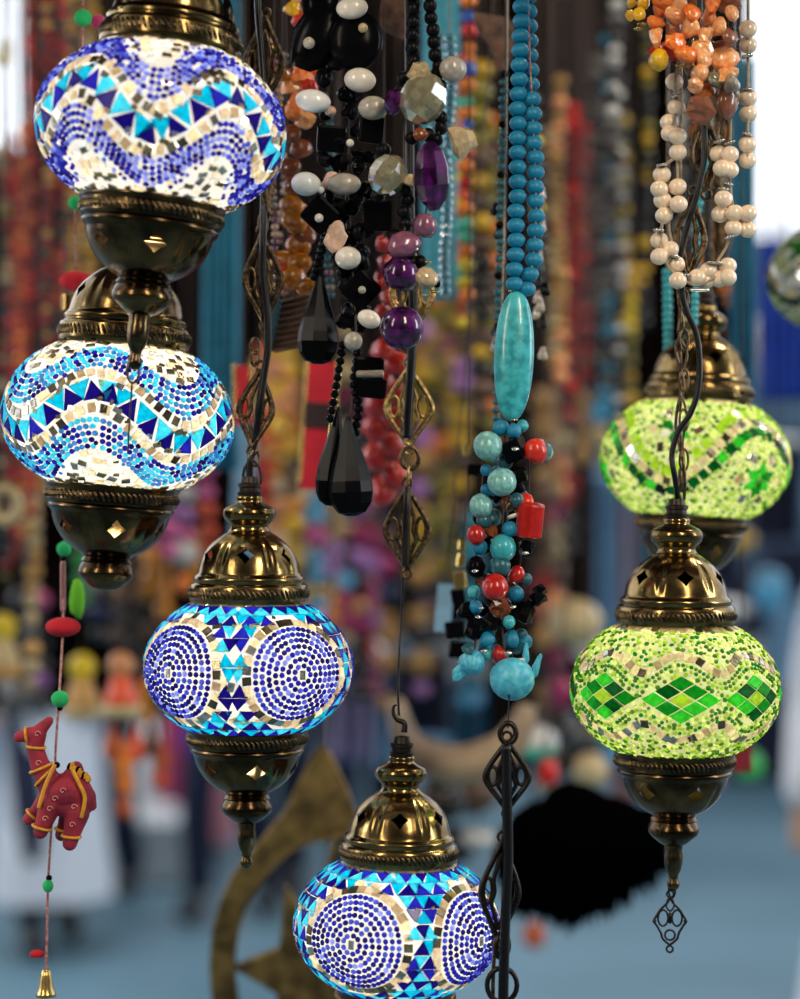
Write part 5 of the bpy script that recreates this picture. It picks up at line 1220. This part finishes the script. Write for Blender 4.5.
# pale blue tag, posts of the neighbouring stand
box_obj('tag_', P(444, 608, 1.75), (8*K(1.75), .002, 24*K(1.75)), 'cloth_sky').name = 'price_tag'
tg = bpy.data.objects['price_tag']; tag(tg, 'small pale blue blank tag left of the turquoise cluster', 'tag'); tg.rotation_euler = (0, .08, 0)
mb = MB(); k = K(1.75); mb.add(*g_tube([(0, 0, 22*k), (2*k, 0, 300*k), (0, 0, 668*k)], .8*k, 5), 'cord_dark'); mb.build('cord', tg)
D = 1.66
GP = empty('black_charm', P(462, 600, D), 'cluster of black and gold square charms left of the turquoise cluster', 'charm')
for (x, y, a, b, m) in [(462, 610, 9, 8, 'jet'), (455, 630, 10, 9, 'jet'), (460, 580, 6, 9, 'gold'), (458, 596, 7, 7, 'jet'), (458, 650, 9, 8, 'jet'), (461, 560, 4, 7, 'gold'), (462, 545, 4, 5, 'gold'), (473, 470, 6, 6, 'jet'), (466, 450, 3, 6, 'gold')]: bead(GP, 'charm_piece', 'cube', m, x, y, D, a, b, 4, (0, R.uniform(-.2, .2), 0))
cordpart(GP, 'cord', [(470, -60, D), (468, 450, D), (462, 560, D), (458, 655, D)], 1.0, 'cord_dark')

# ================================================================== FAR GOODS AND STANDS ACROSS THE PASSAGE
def stand(x0, x1, y0, y1, D, depth, mat, name, label, cat, rot=None):
    o = pbox(name, x0, x1, y0, y1, D, depth, mat); return tag(o, label, cat)
def foot_y(D): return 499.5+EYE*F/D
def grounded(x0, x1, y0, D, depth, mat, name, label, cat):
    return stand(x0, x1, y0, foot_y(D)-.5, D, depth, mat, name, label, cat)
grounded(98, 196, 822, 8.2, .5, 'white_stone', 'stone_step', 'low pale stone step block on the ground in the left background', 'step')
grounded(96, 186, 735, 9.2, .4, 'white_stone', 'stone_block', 'tall pale stone block behind the low step in the left background', 'block')
grounded(655, 900, 690, 11.2, .6, 'cloth_navy', 'market_table', 'long dark market table across the passage at right', 'table')
grounded(-60, 60, 720, 9.0, .6, 'facade_blue', 'blue_crate', 'blue grey crate standing on the ground at the far left background', 'crate')
grounded(380, 470, 720, 10.5, .5, 'cloth_sky', 'covered_table', 'pale blue covered table in the blurred centre background', 'table')
# goods stacked on the right table
zt = None
def ontable(x0, x1, y0, y1, mat, name, label, cat, D=11.25): return stand(x0, x1, y0, y1, D, .4, mat, name, label, cat)
T0 = 689
ontable(700, 760, 640, T0, 'cloth_white', 'folded_cloth', 'white folded cloth stack on the market table just right of the emerald lamp', 'cloth')
ontable(765, 840, 600, T0, 'cloth_sky', 'folded_cloth', 'tall sky blue folded cloth stack on the market table at the right edge', 'cloth')
ontable(690, 770, 575, 639.8, 'cloth_navy', 'folded_cloth', 'navy cloth bundle on top of the white stack', 'cloth')
ontable(772, 830, 545, 599.8, 'cloth_navy', 'folded_cloth', 'navy cloth bundle on top of the sky blue stack', 'cloth')
# cloth rack hung with blue goods
for (x, y0, y1, w_, m, lab) in [(775, 430, 540, 60, 'cloth_navy', 'dark navy cloth hanging in the far right background'), (720, 430, 575, 40, 'cloth_navy', 'narrow navy cloth hanging behind the green lamps'), (790, 470, 520, 40, 'cloth_sky', 'sky blue cloth hanging in front of the navy cloths'),
                               (600, 470, 650, 52, 'cloth_sky', 'sky blue panel cloth hanging left of the green lamps'), (648, 490, 700, 20, 'cloth_teal', 'teal cloth hanging between the red post and the green lamps')]:
    scarf(x, y0, y1, w_, 5.5+.12*(x % 7), m, lab, 'cloth', top=-150)
ball('round_lantern', 752, 352, 4.6, 34, 34, 'white', 'round white paper lantern right of the rear green lamp, out of focus', 'lantern'); ball('round_lantern', 722, 610, 5.0, 30, 12, 'white', 'flat white paper lantern beside the emerald lamp\'s top', 'lantern')
ball('bauble', 748, 765, 3.4, 16, 16, 'green', 'green bauble right of the emerald lamp\'s bottom cup'); ball('round_lantern', 772, 442, 4.8, 34, 7, 'white', 'thin flat white lantern at the right, lower than the round one', 'lantern')
ball('round_lantern', 700, 780, 4.2, 24, 8, 'lilac', 'flat lilac lantern right under the emerald lamp', 'lantern'); ball('bauble', 770, 590, 4.4, 18, 22, 'sky', 'sky blue bauble at the right, level with the emerald lamp\'s cap'); ball('bauble', 735, 540, 4.4, 20, 12, 'gold_y', 'dull gold bauble between the two green lamps at right')
cmat('dark_red', (0.22, 0.008, 0.02)); red = stand(733, 752, 742, 772, 1.9, .004, 'dark_red', 'red_tag', 'small dark red blank tag beside the emerald lamp\'s bottom cup', 'tag'); 
mb = MB(); k = K(1.9); mb.add(*g_tube([(0, 0, 14*k), (0, 0, 300*k), (0, 0, 817*k)], .8*k, 5), 'cord_dark'); mb.build('cord', red)
grounded(617, 634, 420, 9.4, .12, 'wood_red', 'stand_post', 'reddish brown wooden post left of the green lamps', 'post')
grounded(567, 578, 400, 9.0, .06, 'panel_wood', 'iron_post', 'thin dark iron post right of the turquoise cluster', 'post')
# neighbouring goods low in the middle
for i, (x, y0, y1, w_, m, lab) in enumerate([(420, 650, 735, 60, 'cloth_navy', 'navy cloth hanging behind the wire above the lowest lamp'), (470, 680, 760, 40, 'cloth_teal', 'teal cloth hanging right of the wire above the lowest lamp'), (350, 640, 760, 36, 'cloth_lilac', 'lilac cloth hanging right of the roundel lamp'), (395, 690, 770, 30, 'cloth_sky', 'pale blue cloth hanging just above the lowest lamp\'s cap')]):
    scarf(x, y0, y1, w_, 4.7+.1*i, m, lab, 'cloth', top=-150)

# ================================================================== PEOPLE WALKING IN THE PASSAGE (all far out of focus)
pm('skin_tone', (0.50, 0.28, 0.18), 0.5, scale=5, var=.1); pm('hair_dark', (0.02, 0.012, 0.01), 0.6); pm('shoe_dark', (0.01, 0.01, 0.012), 0.5)
def person(px, D, height, rz, top, legs, label, robe=None, stride=.16, scarfm=None, rw=.16, rz_=.06):
    p = P(px, 0, D); o = empty('person', (p.x, D, 0), label, 'person'); o.rotation_euler = (0, 0, rz); s = height/1.75
    q = lambda x, y, z, r, r2=None: (x*s, y*s, z*s, r*s, (r2 or r)*s)
    L = dict(pel=q(0, 0, .98, .13, .10), wai=q(0, 0, 1.12, .12, .09), che=q(0, -.01, 1.32, .16, .105), nec=q(0, 0, 1.48, .055), hd0=q(0, -.01, 1.58, .075, .085), hd1=q(0, -.01, 1.68, .08, .09),
             shl=q(-.19, 0, 1.42, .06), ell=q(-.25, .03, 1.13, .045), wrl=q(-.24, -.06, .88, .032), hal=q(-.24, -.09, .80, .032, .02), shr=q(.19, 0, 1.42, .06), elr=q(.25, .03, 1.13, .045), wrr=q(.22, -.12, .92, .032), har=q(.21, -.17, .86, .032, .02),
             hil=q(-.09, 0, .92, .09), knl=q(-.10, -stride*.7, .50, .06), anl=q(-.10, -stride*.5, .09, .04), tol=q(-.11, -stride*.5-.13, .04, .035), hir=q(.09, 0, .92, .09), knr=q(.10, -.02, .50, .06), anr=q(.10, stride, .09, .04), tor=q(.11, stride-.13, .04, .035))
    def fig(name, names, edges, mat, grow=0.0, root=None):
        js = [list(L[n]) for n in names]
        for j in js: j[3] += grow*s; j[4] += grow*s
        return skin(name, js, [(names.index(a), names.index(b)) for a, b in edges], mat, o, sub=1, root=names.index(root) if root else 0)
    allE = [('pel', 'wai'), ('wai', 'che'), ('che', 'nec'), ('nec', 'hd0'), ('hd0', 'hd1'), ('che', 'shl'), ('shl', 'ell'), ('ell', 'wrl'), ('wrl', 'hal'), ('che', 'shr'), ('shr', 'elr'), ('elr', 'wrr'), ('wrr', 'har'),
            ('pel', 'hil'), ('hil', 'knl'), ('knl', 'anl'), ('anl', 'tol'), ('pel', 'hir'), ('hir', 'knr'), ('knr', 'anr'), ('anr', 'tor')]
    fig('body', list(L), allE, 'skin_tone')
    fig('top', ['pel', 'wai', 'che', 'shl', 'ell', 'wrl', 'shr', 'elr', 'wrr'], [e for e in allE if all(a in ('pel', 'wai', 'che', 'shl', 'ell', 'wrl', 'shr', 'elr', 'wrr') for a in e)], top, .025)
    if robe:
        mb = MB(); V = []; seg = 36
        for i in range(14):
            t = i/13; z = 1.15-(1.15-rz_)*t
            for j in range(seg):
                a = 2*PI*j/seg; rr = (.16+rw*t)*(1+.07*t*math.sin(7*a)); V.append((rr*math.cos(a)*s, (rr*.8)*math.sin(a)*s-stride*.2*t, z*s))
        Fc = [(i*seg+j, i*seg+(j+1) % seg, (i+1)*seg+(j+1) % seg, (i+1)*seg+j) for i in range(13) for j in range(seg)]
        mb.add(V, Fc, robe); mb.build('robe', o)
    if True:
        fig('trousers', ['pel', 'hil', 'knl', 'anl', 'hir', 'knr', 'anr'], [('pel', 'hil'), ('hil', 'knl'), ('knl', 'anl'), ('pel', 'hir'), ('hir', 'knr'), ('knr', 'anr')], legs, .022)
    for a, b in (('anl', 'tol'), ('anr', 'tor')): fig('shoe', [a, b], [(a, b)], 'shoe_dark', .014)
    mb = MB(); mb.add(xf(SPH[0], (0, .015*s, 1.68*s), scale=(.098*s, .11*s, .12*s)), SPH[1], scarfm or 'hair_dark'); mb.build('hair' if not scarfm else 'headscarf', o)
    mb = MB(); mb.add(xf(SPHL[0], (0, -.115*s, 1.62*s), scale=(.014*s, .02*s, .022*s)), SPHL[1], 'skin_tone'); mb.build('nose', o)
    return o
o = person(50, 7.0, 1.72, .5, 'cloth_white', 'cloth_navy', 'person in a long white coat walking away at the lower left, out of focus', robe='cloth_white', rw=.06, rz_=.20)
o = person(92, 7.8, 1.78, -.3, 'cloth_sky', 'cloth_navy', 'person in pale blue top and dark trousers beside the white coat, lower left')
o = person(196, 8.95, 1.62, .2, 'cloth_pink', 'cloth_magenta', 'person in pink clothes standing left of the roundel lamp\'s bottom cup, out of focus', robe='cloth_pink', rw=.03)
o = person(232, 7.5, 1.70, -.4, 'cloth_lilac', 'cloth_navy', 'person in lilac top and dark trousers below the roundel lamp, out of focus')
o = person(318, 8.0, 1.76, .1, 'cloth_white', 'cloth_navy', 'person in white top and navy trousers behind the brass crescent, out of focus')
o = person(360, 8.6, 1.70, .1, 'cloth_sky', 'cloth_navy', 'person in pale blue top behind the lowest lamp\'s cap, out of focus')
o = person(922, 4.3, 1.78, -.6, 'cloth_white', 'cloth_white', 'person in a long white robe at the lower right edge, out of focus', robe='cloth_white', stride=.2)
mb = MB(); mb.add(xf(g_bevbox(.3)[0], scale=(.13, .07, .13)), g_bevbox(.3)[1], 'cloth_blue'); bg_ = mb.build('bag', None, (P(222, 0, 7.2).x, 7.18, .80)); tag(bg_, 'cobalt blue shoulder bag carried by the person in lilac', 'bag')
mb = MB(); mb.add(*g_tube(smooth_path([(-.12, 0, .1), (-.10, .04, .35), (0, .2, .62), (.08, .3, .4), (.12, .05, .1)], 6), .012, 6), 'cloth_blue'); mb.build('strap', bg_)

# rails above the frame that carry everything
for i, D in enumerate((1.38, 1.44, 1.50, 1.58, 1.68, 1.92, 2.1, 2.4, 2.7, 3.0, 3.4)):
    p = P(400, -62, D); struct(box_obj('trim_%d' % (i+5), (0.05, D, p.z+.012+.002*i), (1.5, .012, .008), 'panel_wood', bev=False))
